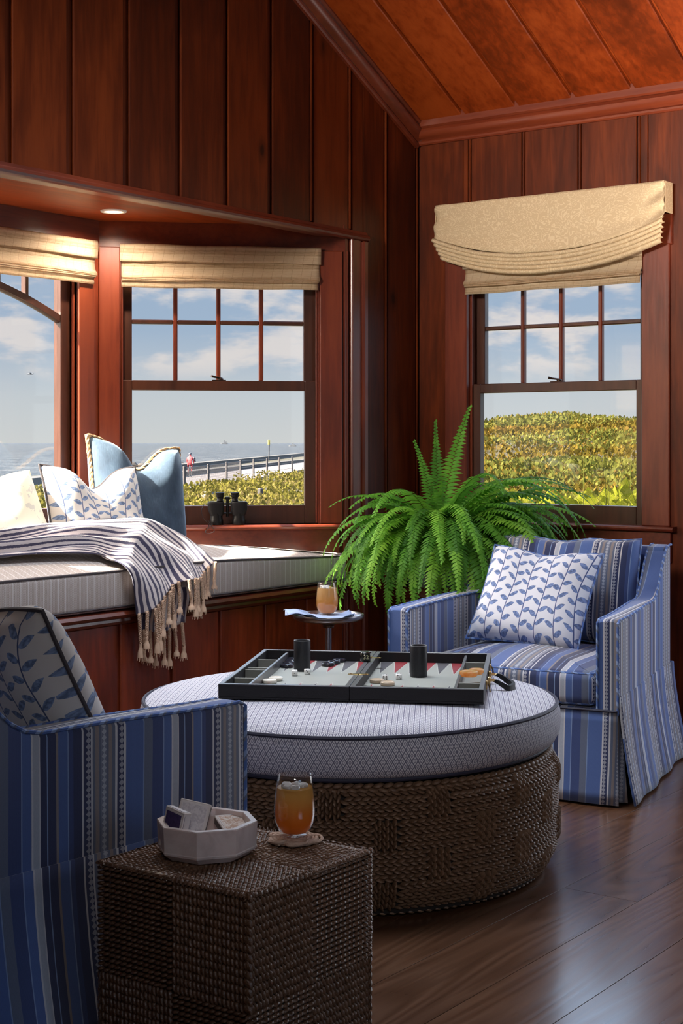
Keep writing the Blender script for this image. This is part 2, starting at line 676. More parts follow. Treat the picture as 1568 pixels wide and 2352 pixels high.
mat('hyacinth_rope')(rope_fn((0.085, 0.047, 0.028), (0.24, 0.140, 0.082), 0.45))
mat('seagrass_rope')(rope_fn((0.075, 0.038, 0.022), (0.21, 0.110, 0.062), 0.28))
plain('dark_core', (0.012, 0.008, 0.006), 0.9)
mat('coaster_cord')(rope_fn((0.40, 0.27, 0.20), (0.62, 0.45, 0.36), 0.9))


@mat('onyx_white')
def _():
    x, y, z = coords('Object')
    n = nz(vec(x, y, z), 14.0, 5.0, 0.6, 1.0)
    n2 = nz(vec(x, y, z), 40.0, 3.0)
    col = ramp(n, [(0.3, (0.62, 0.52, 0.50)), (0.5, (0.78, 0.68, 0.66)), (0.75, (0.84, 0.77, 0.75))])
    return {'Base Color': col, 'Roughness': 0.30, 'Subsurface Weight': 0.25, 'Subsurface Radius': (0.02, 0.012, 0.010),
            'Subsurface Scale': 0.6, 'Normal': bump(n2, 0.05, 0.001)}


@mat('amber_onyx')
def _():
    x, y, z = coords('Object')
    n = nz(vec(x, y, z), 40.0, 4.0, 0.6)
    return {'Base Color': ramp(n, [(0.35, (0.85, 0.42, 0.12)), (0.65, (0.9, 0.66, 0.38))]), 'Roughness': 0.2,
            'Transmission Weight': 0.25, 'Subsurface Weight': 0.3}


@mat('black_leather')
def _():
    x, y, z = coords('Object')
    n = vor(vec(x, y, z), 700.0)
    return {'Base Color': (0.008, 0.007, 0.009), 'Roughness': 0.55, 'Specular IOR Level': 0.3, 'Normal': bump(X(n.outputs[0]), 0.2, 0.001)}


@mat('charcoal_leather')
def _():
    x, y, z = coords('Object')
    n = vor(vec(x, y, z), 500.0)
    return {'Base Color': (0.018, 0.018, 0.023), 'Roughness': 0.45, 'Specular IOR Level': 0.35, 'Normal': bump(X(n.outputs[0]), 0.25, 0.001)}


plain('grey_felt', (0.27, 0.285, 0.265), 0.6)
plain('grey_felt_dark', (0.20, 0.205, 0.19), 0.8)
plain('point_red', (0.20, 0.018, 0.026), 0.6)
plain('point_charcoal', (0.065, 0.065, 0.075), 0.6)
plain('point_edge', (0.42, 0.43, 0.41), 0.6)
plain('case_rim', (0.10, 0.10, 0.11), 0.32)
plain('cup_lining', (0.06, 0.012, 0.012), 0.7)
plain('brass', (0.62, 0.42, 0.18), 0.28, Metallic=1.0)
plain('bronze', (0.085, 0.05, 0.035), 0.35, Metallic=0.9)
plain('pewter', (0.30, 0.29, 0.31), 0.28, Metallic=1.0)
plain('black_metal', (0.02, 0.018, 0.018), 0.4, Metallic=0.6)
plain('dice_white', (0.78, 0.77, 0.76), 0.25)
plain('dice_black', (0.012, 0.012, 0.010), 0.15)
plain('pip_ink', (0.015, 0.012, 0.012), 0.5)
plain('gold_ink', (0.75, 0.68, 0.38), 0.4)
plain('checker_black', (0.02, 0.021, 0.030), 0.12)
plain('checker_ivory', (0.74, 0.70, 0.62), 0.2)
plain('checker_horn', (0.50, 0.40, 0.30), 0.25)


plain('ice', (0.86, 0.85, 0.84), 0.12, **{'Transmission Weight': 0.35, 'IOR': 1.31})
plain('lemon_peel', (0.80, 0.55, 0.06), 0.45)
plain('lemon_flesh', (0.85, 0.66, 0.22), 0.4)


def tea_fn(top, low, z0, z1):
    def fn():
        x, y, z = coords('Object')
        f = z.step(z0, z1)
        return {'Base Color': mixc(f, low, top), 'Roughness': 0.08, 'Transmission Weight': 0.4, 'IOR': 1.1}
    return fn


mat('iced_tea')(tea_fn((0.80, 0.55, 0.22), (0.95, 0.33, 0.035), 0.02, 0.085))
mat('pale_iced_tea')(tea_fn((0.92, 0.66, 0.36), (0.98, 0.52, 0.12), 0.02, 0.085))


@mat('blue_napkin')
def _():
    x, y, z = coords('Object')
    n = nz(vec(x, y, z), 300.0, 2.0)
    return {'Base Color': mixc(n, (0.22, 0.30, 0.50), (0.38, 0.47, 0.68)), 'Roughness': 0.9}


@mat('throw_stripe')
def _():
    u, v, _w = coords('UV')
    n = nz(vec(u * 6.0, v * 40.0, 0.0), 1.0, 2.0)
    s = v * 34.0 + (nz(vec(u * 3.0, v * 8.0, 0.3), 1.0, 2.0) - 0.5) * 1.6
    k = nz(vec(u * 220.0, (s).floor() * 3.1, 0.0), 1.0, 1.0)
    e = ((s.frac() - 0.5).abs() + (k - 0.5) * 0.16)
    w = ((s.floor() * 5.77).sin() * 999.7).frac() * 0.14 + 0.20
    f = (e - w).step(-0.03, 0.03)
    col = mixc(f, (0.60, 0.54, 0.53), (0.045, 0.040, 0.085))
    th = nz(vec(u * 900.0, v * 900.0, 0.0), 1.0, 1.0)
    return {'Base Color': col, 'Roughness': 0.95, 'Sheen Weight': 0.3, 'Normal': bump(th, 0.3, 0.001)}


@mat('woven_reed')
def _():
    u, v, _w = coords('UV')
    reed = (v / 0.0042)
    rh = ((reed.floor() * 3.13).sin() * 917.3).frac()
    prof = (reed.frac() - 0.5).abs() * 2.0
    n = nz(vec(u * 4.0, reed.floor() * 0.37, 0.0), 12.0, 3.0)
    warp = ((u / 0.043 + (v / 0.0084).floor() * 0.5 * 0.08).frac() - 0.5).abs().lt(0.022)
    col = ramp(n * 0.5 + rh * 0.5, [(0.2, (0.60, 0.44, 0.28)), (0.5, (0.80, 0.64, 0.45)), (0.8, (0.90, 0.77, 0.60))])
    col = mixc(warp * 0.45, col, (0.42, 0.24, 0.11))
    col = mixc(prof.step(0.8, 1.0) * 0.5, col, (0.36, 0.24, 0.13))
    return {'Base Color': col, 'Roughness': 0.75, 'Transmission Weight': 0.0, 'Normal': bump(1.0 - prof, 0.5, 0.002)}


@mat('oak_leaf_damask')
def _():
    u, v, _w = coords('UV')
    p = vec(u, v, 0.0)
    w1 = nz(p, 9.0, 2.0, 0.5, 1.6)
    w2 = nz(p, 24.0, 2.0, 0.5, 1.0)
    c = ((w1 * 9.0 + w2 * 4.5).frac() - 0.5).abs() * 2.0
    f = c.step(0.62, 0.80)
    th = weave(u, v, 1800.0, 1800.0)
    col = mixc(f, (0.72, 0.56, 0.36), (0.84, 0.69, 0.48))
    return {'Base Color': col, 'Roughness': 0.85, 'Normal': bump(th, 0.15, 0.0006)}


@mat('fern_leaf')
def _():
    x, y, z = coords('Object')
    r = rnd_obj()
    n = nz(vec(x, y, z), 22.0, 2.0)
    col = ramp(n * 0.6 + r * 0.4, [(0.2, (0.035, 0.12, 0.020)), (0.5, (0.075, 0.24, 0.032)), (0.85, (0.17, 0.42, 0.06))])
    return {'Base Color': col, 'Roughness': 0.5, 'Subsurface Weight': 0.0, 'Transmission Weight': 0.0}


def leafy(name, colfn, trans=0.45, spec=0.0):
    """a thin leaf that lets light through"""
    m = bpy.data.materials.new(name); m.use_nodes = True; X.nt = m.node_tree; MATS[name] = m
    b = X.nt.nodes['Principled BSDF']
    b.inputs['Roughness'].default_value = 0.55
    b.inputs['Specular IOR Level'].default_value = spec
    c = colfn()
    put(b.inputs['Base Color'], c)
    t = node('ShaderNodeBsdfTranslucent'); put(t.inputs[0], c)
    mx = node('ShaderNodeMixShader'); mx.inputs[0].default_value = trans
    X.nt.links.new(b.outputs[0], mx.inputs[1]); X.nt.links.new(t.outputs[0], mx.inputs[2])
    X.nt.links.new(mx.outputs[0], X.nt.nodes['Material Output'].inputs[0])


def _fern_col():
    x, y, z = coords('Object')
    r = rnd_obj()
    n = nz(vec(x, y, z), 18.0, 2.0)
    return ramp(n * 0.5 + r * 0.5, [(0.15, (0.055, 0.17, 0.022)), (0.5, (0.13, 0.36, 0.035)), (0.85, (0.30, 0.60, 0.07))])


leafy('fern_green', _fern_col, 0.5, 0.3)


def _veg(c1, c2, c3, sc):
    def fn():
        x, y, z = coords('Object')
        n = nz(vec(x, y, z * 0.6), sc, 4.0, 0.65)
        k = nz(vec(x, y, z), sc * 14.0, 1.0)
        return ramp(n * 0.6 + k * 0.4, [(0.3, c1), (0.5, c2), (0.68, c3)])
    return fn


leafy('dune_scrub', _veg((0.020, 0.018, 0.003), (0.066, 0.047, 0.008), (0.125, 0.070, 0.018), 0.30), 0.3)
leafy('dune_scrub_green', _veg((0.020, 0.026, 0.006), (0.058, 0.058, 0.012), (0.105, 0.092, 0.026), 0.35), 0.3)
leafy('roadside_scrub', _veg((0.026, 0.030, 0.006), (0.076, 0.066, 0.014), (0.150, 0.110, 0.050), 0.25), 0.3)
leafy('yellow_leaf', _veg((0.050, 0.064, 0.006), (0.110, 0.115, 0.010), (0.190, 0.165, 0.030), 9.0), 0.45)
leafy('grass_blade', _veg((0.045, 0.056, 0.010), (0.085, 0.086, 0.016), (0.13, 0.11, 0.034), 3.0), 0.4)


@mat('dune_soil')
def _():
    x, y, z = coords('Object')
    n = nz(vec(x, y, z), 0.4, 5.0, 0.6)
    k = nz(vec(x, y, z), 9.0, 3.0, 0.7)
    return {'Base Color': ramp(n * 0.5 + k * 0.5, [(0.35, (0.0115, 0.0110, 0.0043)), (0.5, (0.0254, 0.0202, 0.0072)), (0.66, (0.0379, 0.0264, 0.0125))]),
            'Roughness': 0.95, 'Normal': bump(k, 0.8, 0.2)}


@mat('asphalt_path')
def _():
    x, y, z = coords('Object')
    n = nz(vec(x, y, z), 1.2, 4.0)
    return {'Base Color': mixc(n, (0.0528, 0.0420, 0.0408), (0.0684, 0.0564, 0.0558)), 'Roughness': 0.9}


plain('kerb_stone', (0.0198, 0.0156, 0.0132), 0.9)
plain('wall_stone', (0.0264, 0.0228, 0.0204), 0.9)
plain('fence_post', (0.0240, 0.0186, 0.0198), 0.7)
plain('wire', (0.0660, 0.0582, 0.0558), 0.6)
plain('granite_block', (0.0660, 0.0618, 0.0594), 0.8)
plain('sign_yellow', (0.55, 0.42, 0.06), 0.6)
plain('red_cloth', (0.30, 0.03, 0.035), 0.8)
plain('dark_cloth', (0.035, 0.035, 0.05), 0.8)
plain('skin', (0.42, 0.22, 0.15), 0.6)
plain('ship_grey', (0.05, 0.055, 0.065), 0.8)
plain('rubber', (0.02, 0.02, 0.02), 0.7)


@mat('sea_water')
def _():
    x, y, z = coords('Object')
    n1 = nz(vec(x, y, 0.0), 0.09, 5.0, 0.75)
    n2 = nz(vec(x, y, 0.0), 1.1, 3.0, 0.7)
    painted_glint = (n1 * 0.5 + n2 * 0.5).step(0.49, 0.57)  # glitter on the waves painted into the colour as pale flecks
    return {'Base Color': mixc(painted_glint, (0.004, 0.0045, 0.005), (0.075, 0.074, 0.072)), 'Roughness': 0.45, 'IOR': 1.33,
            'Specular IOR Level': 0.25, 'Normal': bump(n1 * 0.4 + n2 * 0.6, 1.0, 3.0)}


@mat('white_enamel')
def _():
    return {'Base Color': (0.80, 0.78, 0.74), 'Roughness': 0.4}


m = plain('lamp_disc', (1, 1, 1), 0.5, **{'Emission Color': (1.0, 0.78, 0.52), 'Emission Strength': 3.0})


@mat('blue_white_china')
def _():
    x, y, z = coords('Object')
    a = X.m('ARCTAN2', y, x) * 4.0
    b = (z * 60.0)
    f = ((a.sin() * b.sin()).gt(0.15) + (b * 0.5).sin().abs().lt(0.12)).clamp()
    return {'Base Color': mixc(f, (0.62, 0.66, 0.70), (0.05, 0.09, 0.24)), 'Roughness': 0.15}


mat('stand_mahogany')(wood_fn('z', (0.06, 0.016, 0.008), (0.11, 0.030, 0.012), (0.17, 0.052, 0.018), rough=0.22, coat=0.7, knots=False))
plain('potting_soil', (0.03, 0.02, 0.014), 0.95)


def card_fn(back):
    def fn():
        x, y, z = coords('Generated')
        n = nz(vec(x, y, z), 7.0, 5.0, 0.6, 1.5)
        edge = ((x - 0.5).abs().max((z - 0.5).abs())).gt(0.46)
        return {'Base Color': mixc(edge, mixc(n.step(0.4, 0.6), back[0], back[1]), (0.66, 0.62, 0.62)), 'Roughness': 0.4}
    return fn


mat('card_box_grey')(card_fn(((0.50, 0.46, 0.50), (0.66, 0.62, 0.64))))
mat('card_box_purple')(card_fn(((0.05, 0.035, 0.11), (0.08, 0.05, 0.16))))
mat('card_box_white')(card_fn(((0.50, 0.30, 0.20), (0.78, 0.72, 0.68))))
plain('card_edge', (0.10, 0.075, 0.065), 0.6)
plain('card_paper', (0.66, 0.60, 0.58), 0.6)


def lets_light_through(name, fac):
    m = MATS[name]; X.nt = m.node_tree
    b = X.nt.nodes['Principled BSDF']; t = node('ShaderNodeBsdfTranslucent')
    l = b.inputs['Base Color'].links
    if l: X.nt.links.new(l[0].from_socket, t.inputs[0])
    else: t.inputs[0].default_value = b.inputs['Base Color'].default_value
    mx = node('ShaderNodeMixShader'); mx.inputs[0].default_value = fac
    X.nt.links.new(b.outputs[0], mx.inputs[1]); X.nt.links.new(t.outputs[0], mx.inputs[2])
    X.nt.links.new(mx.outputs[0], X.nt.nodes['Material Output'].inputs[0])


for nm_, f_ in (('woven_reed', .6), ('oak_leaf_damask', .35), ('cream_print', .3), ('ivory_linen', .3), ('leaf_print_ivory', .2), ('iced_tea', .6), ('pale_iced_tea', .6), ('amber_onyx', .5), ('onyx_white', .2), ('lemon_flesh', .4)):
    lets_light_through(nm_, f_)


def thin_glass(name, tint, base, edge):
    m = bpy.data.materials.new(name); m.use_nodes = True; X.nt = m.node_tree; MATS[name] = m
    X.nt.nodes.remove(X.nt.nodes['Principled BSDF'])
    t = node('ShaderNodeBsdfTransparent'); t.inputs[0].default_value = (*tint, 1)
    g_ = node('ShaderNodeBsdfGlossy'); g_.inputs['Roughness'].default_value = 0.03
    f = X(node('ShaderNodeLayerWeight').outputs['Facing']).pow(3.0) * edge + base
    mx = node('ShaderNodeMixShader')
    put(mx.inputs[0], f); X.nt.links.new(t.outputs[0], mx.inputs[1]); X.nt.links.new(g_.outputs[0], mx.inputs[2])
    X.nt.links.new(mx.outputs[0], X.nt.nodes['Material Output'].inputs[0])


thin_glass('clear_glass', (0.97, 0.97, 0.97), 0.05, 0.55)


# ------------------------------------------------------------------ the room
PITCH = 0.278
ZE = 2.66                  # ceiling height at the eave wall
SL = 0.507                 # ceiling rise per metre
PHI = math.atan(SL)
RX, RY = -7.6, -6.6        # room extent


def struct(o, label):
    return tag(o, label, None, None, 'structure')


def rake(x):
    return ZE + SL * min(-x, 7.6 + x)


# floor
fl = G().box(RX, 0.12, RY, 0.12, -0.12, -0.02).build('floor', 'dark_core')
struct(fl, 'polished brown oak plank floor of the sun room')
rf = random.Random(3)
y = -1.945 + 0.214 * 10
while y > RY:
    y0, y1 = max(y - 0.214, RY), min(y, 0.0)
    y -= 0.214
    if y1 - y0 < 0.03: continue
    x = RX
    while x < 0:
        L = rf.uniform(1.9, 3.2)
        x1 = min(0.0, x + L)
        if 0.0 - x1 < 0.5: x1 = 0.0
        G().plank([(x + .001, y0 + .001), (x1 - .001, y0 + .001), (x1 - .001, y1 - .001), (x + .001, y1 - .001)],
                  lambda a, c, d: (a, c, d), -0.02, 0.0, 0.00005).build('floor_plank', 'oak_floor', fl)
        x = x1

# ceiling: two slopes, planks on the slope above the eave wall
cs, sn = math.cos(PHI), math.sin(PHI)
ce3 = lambda a, c, d: (-a * cs - d * sn, c, ZE + a * sn - d * cs)
LS = 3.8 / cs
g = G()
g.plank([(-0.15, 0.12), (LS, 0.12), (LS, RY), (-0.15, RY)], ce3, -0.10, -0.020, 0.001)
cw3 = lambda a, c, d: (-7.6 + a * cs + d * sn, c, ZE + a * sn - d * cs)
g.plank([(-0.15, 0.12), (LS, 0.12), (LS, RY), (-0.15, RY)], cw3, -0.10, -0.012, 0.001)
ceil = g.build('ceiling', 'ceiling_pine')
struct(ceil, 'sloping ceiling of orange stained knotty pine planks')
y = 0.0
k = 0
while y > RY:
    y1 = y - (0.283 if k == 0 else PITCH)
    G().plank([(0.0, y - .009), (LS, y - .009), (LS, y1 + .009), (0.0, y1 + .009)], ce3, -0.020, 0.0, 0.004).build(
        'ceiling_plank', 'ceiling_pine', ceil)
    y = y1; k += 1


def planks(parent, f3, edges, zlow, ztop, openings, m, gap=0.016):
    """vertical boards between the edges, cut by openings (a0, a1, z0, z1)"""
    for a0, a1 in zip(edges[:-1], edges[1:]):
        cuts = sorted({a0, a1} | {c for o in openings for c in o[:2] if a0 + .012 < c < a1 - .012})
        for c0, c1 in zip(cuts[:-1], cuts[1:]):
            spans = [(zlow, None)]
            for o in openings:
                if o[0] < (c0 + c1) / 2 < o[1]:
                    spans = [(zlow, o[2]), (o[3], None)]
            l = c0 + (gap if c0 == a0 else 0)
            r = c1 - (gap if c1 == a1 else 0)
            for b, t in spans:
                if t is not None and t - b < 0.03: continue
                zl, zr = (t, t) if t is not None else (ztop(l), ztop(r))
                G().plank([(l, b), (r, b), (r, zr), (l, zl)], f3, 0.012, 0.0, 0.003).build('wall_plank', m, parent)


# eave wall with the window (x = 0), s = -y
w3 = lambda a, c, d: (d, -a, c)
WIN = (0.25, 1.16, 0.80, 2.10)
DOOR = (1.95, 3.05, 0.12, 2.15)
g = G()
for a0, a1, b, t in [(-0.12, WIN[0], 0, ZE), (WIN[0], WIN[1], 0, WIN[2]), (WIN[0], WIN[1], WIN[3], ZE), (WIN[1], DOOR[0], 0, ZE),
                     (DOOR[0], DOOR[1], 0, DOOR[2]), (DOOR[0], DOOR[1], DOOR[3], ZE), (DOOR[1], 6.6, 0, ZE)]:
    g.box(0.012, 0.12, -a1, -a0, b, t)
wr = g.build('wall_right', 'stained_pine_z')
struct(wr, 'low eave wall of red brown vertical pine boards with a shaded window')
planks(wr, w3, [0.0, .283] + [.283 + PITCH * k for k in range(1, 12)], 0.0, lambda a: ZE, [WIN, DOOR], 'stained_pine_z', 0.009)
for k in range(0, 6):
    a = .283 + PITCH * k
    z0 = 2.1 if 0.25 < a < 1.16 else 0.0
    G().tube([(-0.001, -a - .004, z0), (-0.001, -a - .004, ZE)], 0.005, 6).build('bead', 'stained_pine_z', wr, True)

# gable wall with the bay (y = 0)
BX0, BX1 = -4.05, -0.59
g3 = lambda a, c, d: (a, d, c)
g = G()
for (a0, a1, b) in [(BX1 + .004, 0.0, 0.0), (-3.8, BX1 + .004, 2.135), (BX0, -3.8, 2.135), (RX, BX0, 0.0)]:
    g.plank([(a0, b), (a1, b), (a1, rake(a1)), (a0, rake(a0))], g3, 0.13, 0.012, 0.0005)
wl = g.build('wall_left', 'stained_pine_z')
struct(wl, 'gable wall of dark red brown vertical pine boards above the bay')
ed = [-0.003 - (0.258 + PITCH * k) for k in range(14, -1, -1)] + [0.0]
planks(wl, g3, ed, 0.0, lambda a: rake(a) - 0.01, [(-9, -0.44, -1, 2.122)], 'stained_pine_z')
for xg in ed[-4:]:
    G().tube([(xg - .004 if xg < -0.01 else -0.006, -0.001, 2.14 if xg < -.44 else 0.0), (xg - .004 if xg < -0.01 else -0.006, -0.001, rake(xg) - .02)],
             0.0055, 6).build('bead', 'stained_pine_z', wl, True)

# far walls, behind the camera
g = G(); g.box(RX - .1, RX, RY, 0.13, 0, 2.7)
struct(g.build('wall_rear', 'stained_pine_z'), 'plain pine wall behind the camera')
REARW = (-6.1, -4.3, 0.95, 2.35)
g = G()
for (a0, a1, b, t) in [(RX, REARW[0], 0, None), (REARW[0], REARW[1], 0, REARW[2]), (REARW[0], REARW[1], REARW[3], None), (REARW[1], 0.12, 0, None)]:
    if t: g.box(a0, a1, RY - .1, RY, b, t)
    else:
        cuts = [a0] + ([-3.8] if a0 < -3.8 < a1 else []) + [a1]
        for c0, c1 in zip(cuts[:-1], cuts[1:]):
            g.plank([(c0, b), (c1, b), (c1, rake(min(c1, 0))), (c0, rake(c0))], g3, RY - .1, RY, 0.0005)
struct(g.build('wall_front', 'stained_pine_z'), 'plain pine gable wall opposite the bay')


# mouldings
def profile_run(prof, f3, a0, a1):
    g = G()
    g.loft([[f3(a0, p, q) for p, q in prof], [f3(a1, p, q) for p, q in prof]])
    return g


CORN = [(0.0, 0.0), (0.014, 0.0), (0.020, 0.006), (0.022, 0.014), (0.018, 0.020), (0.024, 0.024), (0.040, 0.030), (0.052, 0.042),
        (0.056, 0.055), (0.052, 0.066), (0.048, 0.070), (0.060, 0.078), (0.060, 0.13), (0.0, 0.10)]
o = profile_run(CORN, lambda a, p, q: (-p, -a, 2.585 + q), 0.0, 6.6).build('trim_1', 'mahogany_trim_y', None, True, sharp=30)
struct(o, 'rounded cornice moulding between eave wall and ceiling')
up3 = lambda a, p, q: (-a * cs - (q - .085) * -sn * 1.0 - .0, -p, ZE + a * sn + (q - .085) * cs)
o = profile_run(CORN, up3, -0.02, LS).build('trim_2', 'mahogany_trim_x', None, True, sharp=30)
struct(o, 'raking moulding where the gable wall meets the ceiling')

# header over the bay
hd = empty('trim_3')
struct(hd, 'long header with a rounded lip over the bay window')
g = G(); g.box(BX0 - .05, -0.55, 0.0135, 0.075, 2.098, 2.15, 0.002)
g.build('header_beam', 'mahogany_trim_x', hd)
LIP = [(0.0, 0.0), (0.020, 0.0), (0.030, 0.004), (0.034, 0.012), (0.030, 0.022), (0.020, 0.028), (0.016, 0.040), (0.0, 0.044)]
profile_run(LIP, lambda a, p, q: (a, -p, 2.092 + q), BX0 - .2, -0.432).build('header_lip', 'mahogany_trim_x', hd, True, sharp=30)

# casing board beside the bay
cg = empty('trim_4')
struct(cg, 'moulded upright casing at the right end of the bay')
G().box(-0.588, -0.56, -0.008, 0.02, 0.0, 2.095, 0.003).build('casing_edge', 'mahogany_trim_z', cg)
G().box(-0.555, -0.475, -0.016, 0.004, 0.0, 2.095, 0.003).build('casing_board', 'mahogany_trim_z', cg)
G().tube([(-0.548, -0.016, 0.0), (-0.548, -0.016, 2.093)], 0.007, 8).build('casing_bead', 'mahogany_trim_z', cg, True)
G().box(-0.475, -0.437, -0.030, 0.004, 0.0, 2.095, 0.008).build('casing_back_band', 'mahogany_trim_z', cg)

# ------------------------------------------------------------------ bay shell
DY = 0.745
CXR, CXL = -1.33, -3.23
q = 1 / math.sqrt(2)
M_SIDE = frame_matrix((CXR, DY, 0), (q, -q), (q, q))
M_CEN = frame_matrix((0, DY, 0), (1, 0), (0, 1))
M_OTHER = frame_matrix((CXL - DY, 0, 0), (q, q), (-q, q))
M_RIGHT = frame_matrix((0, 0, 0), (0, -1), (1, 0))
SW = DY * math.sqrt(2)
bayo = [(BX1, 0.0), (CXR, DY), (CXL, DY), (CXL - DY, 0.0)]
out = lambda e: [(BX1 + e * 0.9, 0.06), (CXR + e * .5, DY + e), (CXL - e * .5, DY + e), (CXL - DY - e * 0.9, 0.06)]


def slab(poly, z0, z1):
    return G().loft([[(x, y, z0) for x, y in poly], [(x, y, z1) for x, y in poly]])


g = slab(out(.16), 2.145, 2.30)
o = g.build('ceiling_bay', 'ceiling_pine')
struct(o, 'orange pine soffit inside the bay')
bw = empty('wall_bay'); struct(bw, 'red brown posts and fascia boards of the bay')
for Mx, a0, a1, nm in ((M_SIDE, 0, SW, 'side'), (M_CEN, CXL, CXR, 'centre'), (M_OTHER, 0, SW, 'side')):
    G(Mx).box(a0, a1, 0.0, 0.12, 0.0, 0.845).build('knee_wall', 'mahogany_trim_x', bw)
    G(Mx).box(a0, a1, -0.004, 0.12, 2.035, 2.15).build('fascia', 'mahogany_trim_x', bw)
G(M_SIDE).box(-0.06, 0.088, 0.0, 0.13, 0.84, 2.04, 0.003).build('post', 'mahogany_trim_z', bw)
G(M_SIDE).box(0.945, SW + .02, 0.0, 0.13, 0.0, 2.04, 0.003).build('post', 'mahogany_trim_z', bw)
G(M_CEN).box(-1.455, CXR + .05, 0.0, 0.13, 0.84, 2.04, 0.003).build('post', 'mahogany_trim_z', bw)
G(M_CEN).box(CXL - .05, -3.105, 0.0, 0.13, 0.84, 2.04, 0.003).build('post', 'mahogany_trim_z', bw)
G(M_OTHER).box(0, 0.11, 0.0, 0.13, 0.84, 2.04, 0.003).build('post', 'mahogany_trim_z', bw)
G(M_OTHER).box(0.965, SW + .06, 0.0, 0.13, 0.84, 2.04, 0.003).build('post', 'mahogany_trim_z', bw)

# window seat: a built-in bench with boarded front
bn = empty('window_seat', (-2.3, 0.0, 0.0))
tag(bn, 'built-in window seat bench with boarded red wood front under the bay', 'window seat')
IM = Matrix.Translation((2.3, 0, 0))
g = slab(bayo, 0.575, 0.597); 
for i, p in enumerate(g.v): g.v[i] = IM @ p
g.build('seat_board', 'mahogany_trim_x', bn)
G(IM).box(BX0, BX1, 0.012, 0.03, 0.0, 0.575).build('front_backing', 'mahogany_trim_x', bn)
xs = [-0.588] + [-0.858 - 0.2768 * k for k in range(12)]
for x1, x0 in zip(xs[:-1], xs[1:]):
    G(IM).plank([(x0 + .008, 0.0), (x1 - .008, 0.0), (x1 - .008, 0.545), (x0 + .008, 0.545)], g3, 0.012, 0.0, 0.003).build(
        'front_board', 'bench_pine', bn)
SEATM = [(0.0, 0.0), (0.012, 0.002), (0.016, 0.012), (0.014, 0.022), (0.024, 0.026), (0.030, 0.036), (0.026, 0.048), (0.0, 0.052)]
profile_run(SEATM, lambda a, p, qq: (a + 2.3, -p, 0.545 + qq), BX0, BX1 + .01).build('seat_moulding', 'mahogany_trim_x', bn, True, sharp=30)

# recessed lamp in the soffit
def recessed(x, y, label):
    lp = empty('recessed_light', (x, y, 2.145))
    tag(lp, label, 'ceiling light', 'recessed lights in the bay')
    G().lathe([(0.036, -0.001), (0.040, -0.006), (0.052, -0.005), (0.054, 0.0)], 32).build('trim_ring', 'white_enamel', lp, True)
    G().lathe([(0.0005, -0.003), (0.036, -0.003), (0.036, 0.0), (0.0005, 0.0)], 32).build('lamp_disc', 'lamp_disc', lp)
    d = bpy.data.lights.new('lamp_glow', 'SPOT'); d.spot_size = R(160); d.spot_blend = 0.5; d.energy = 22.0; d.color = (1.0, 0.84, 0.66); d.shadow_soft_size = 0.03
    o = bpy.data.objects.new('lamp_glow', d); COL.objects.link(o); o.parent = lp; o.location = (0, 0, -0.012)


recessed(-1.49, 0.50, 'small round recessed ceiling light glowing in the bay soffit')
recessed(-2.35, 0.50, 'round recessed ceiling light in the bay soffit beyond the left edge')


# ------------------------------------------------------------------ windows
def jamb(Mx, win, l, r, z0, z1, dep=0.13):
    g = G(Mx)
    g.box(l - .012, l, 0.0, dep, z0, z1); g.box(r, r + .012, 0.0, dep, z0, z1)
    g.box(l - .012, r + .012, 0.0, dep, z1, z1 + .015); g.box(l - .012, r + .012, 0.0, dep + .03, z0 - .02, z0)
    g.build('jamb', 'mahogany_trim_z', win)
    # parting stops
    for a, b in ((l, l + .010), (r - .010, r)):
        G(Mx).box(a, b, 0.014, 0.028, z0, z1, .003).build('window_stop', 'mahogany_trim_z', win)


def pane(Mx, par, l, r, z0, z1, d):
    G(Mx).box(l, r, d - .002, d + .002, z0, z1).build('pane', 'window_glass', par)


def stool(Mx, win, l, r, proj=0.055, zt=0.850, apron=None):
    pr = [(0.0, 0.0), (proj - .008, 0.0), (proj, 0.005), (proj + .003, .012), (proj, .019), (proj - .008, .022), (-0.03, .022), (-0.03, 0.0)]
    g = G(Mx)
    g.loft([[(l, -p, zt - .022 + c) for p, c in pr], [(r, -p, zt - .022 + c) for p, c in pr]])
    g.build('stool', 'mahogany_trim_x', win, True, sharp=30)
    if apron:
        G(Mx).box(l + .02, r - .02, -0.018, 0.0, apron, zt - .022, .003).build('apron', 'mahogany_trim_x', win)


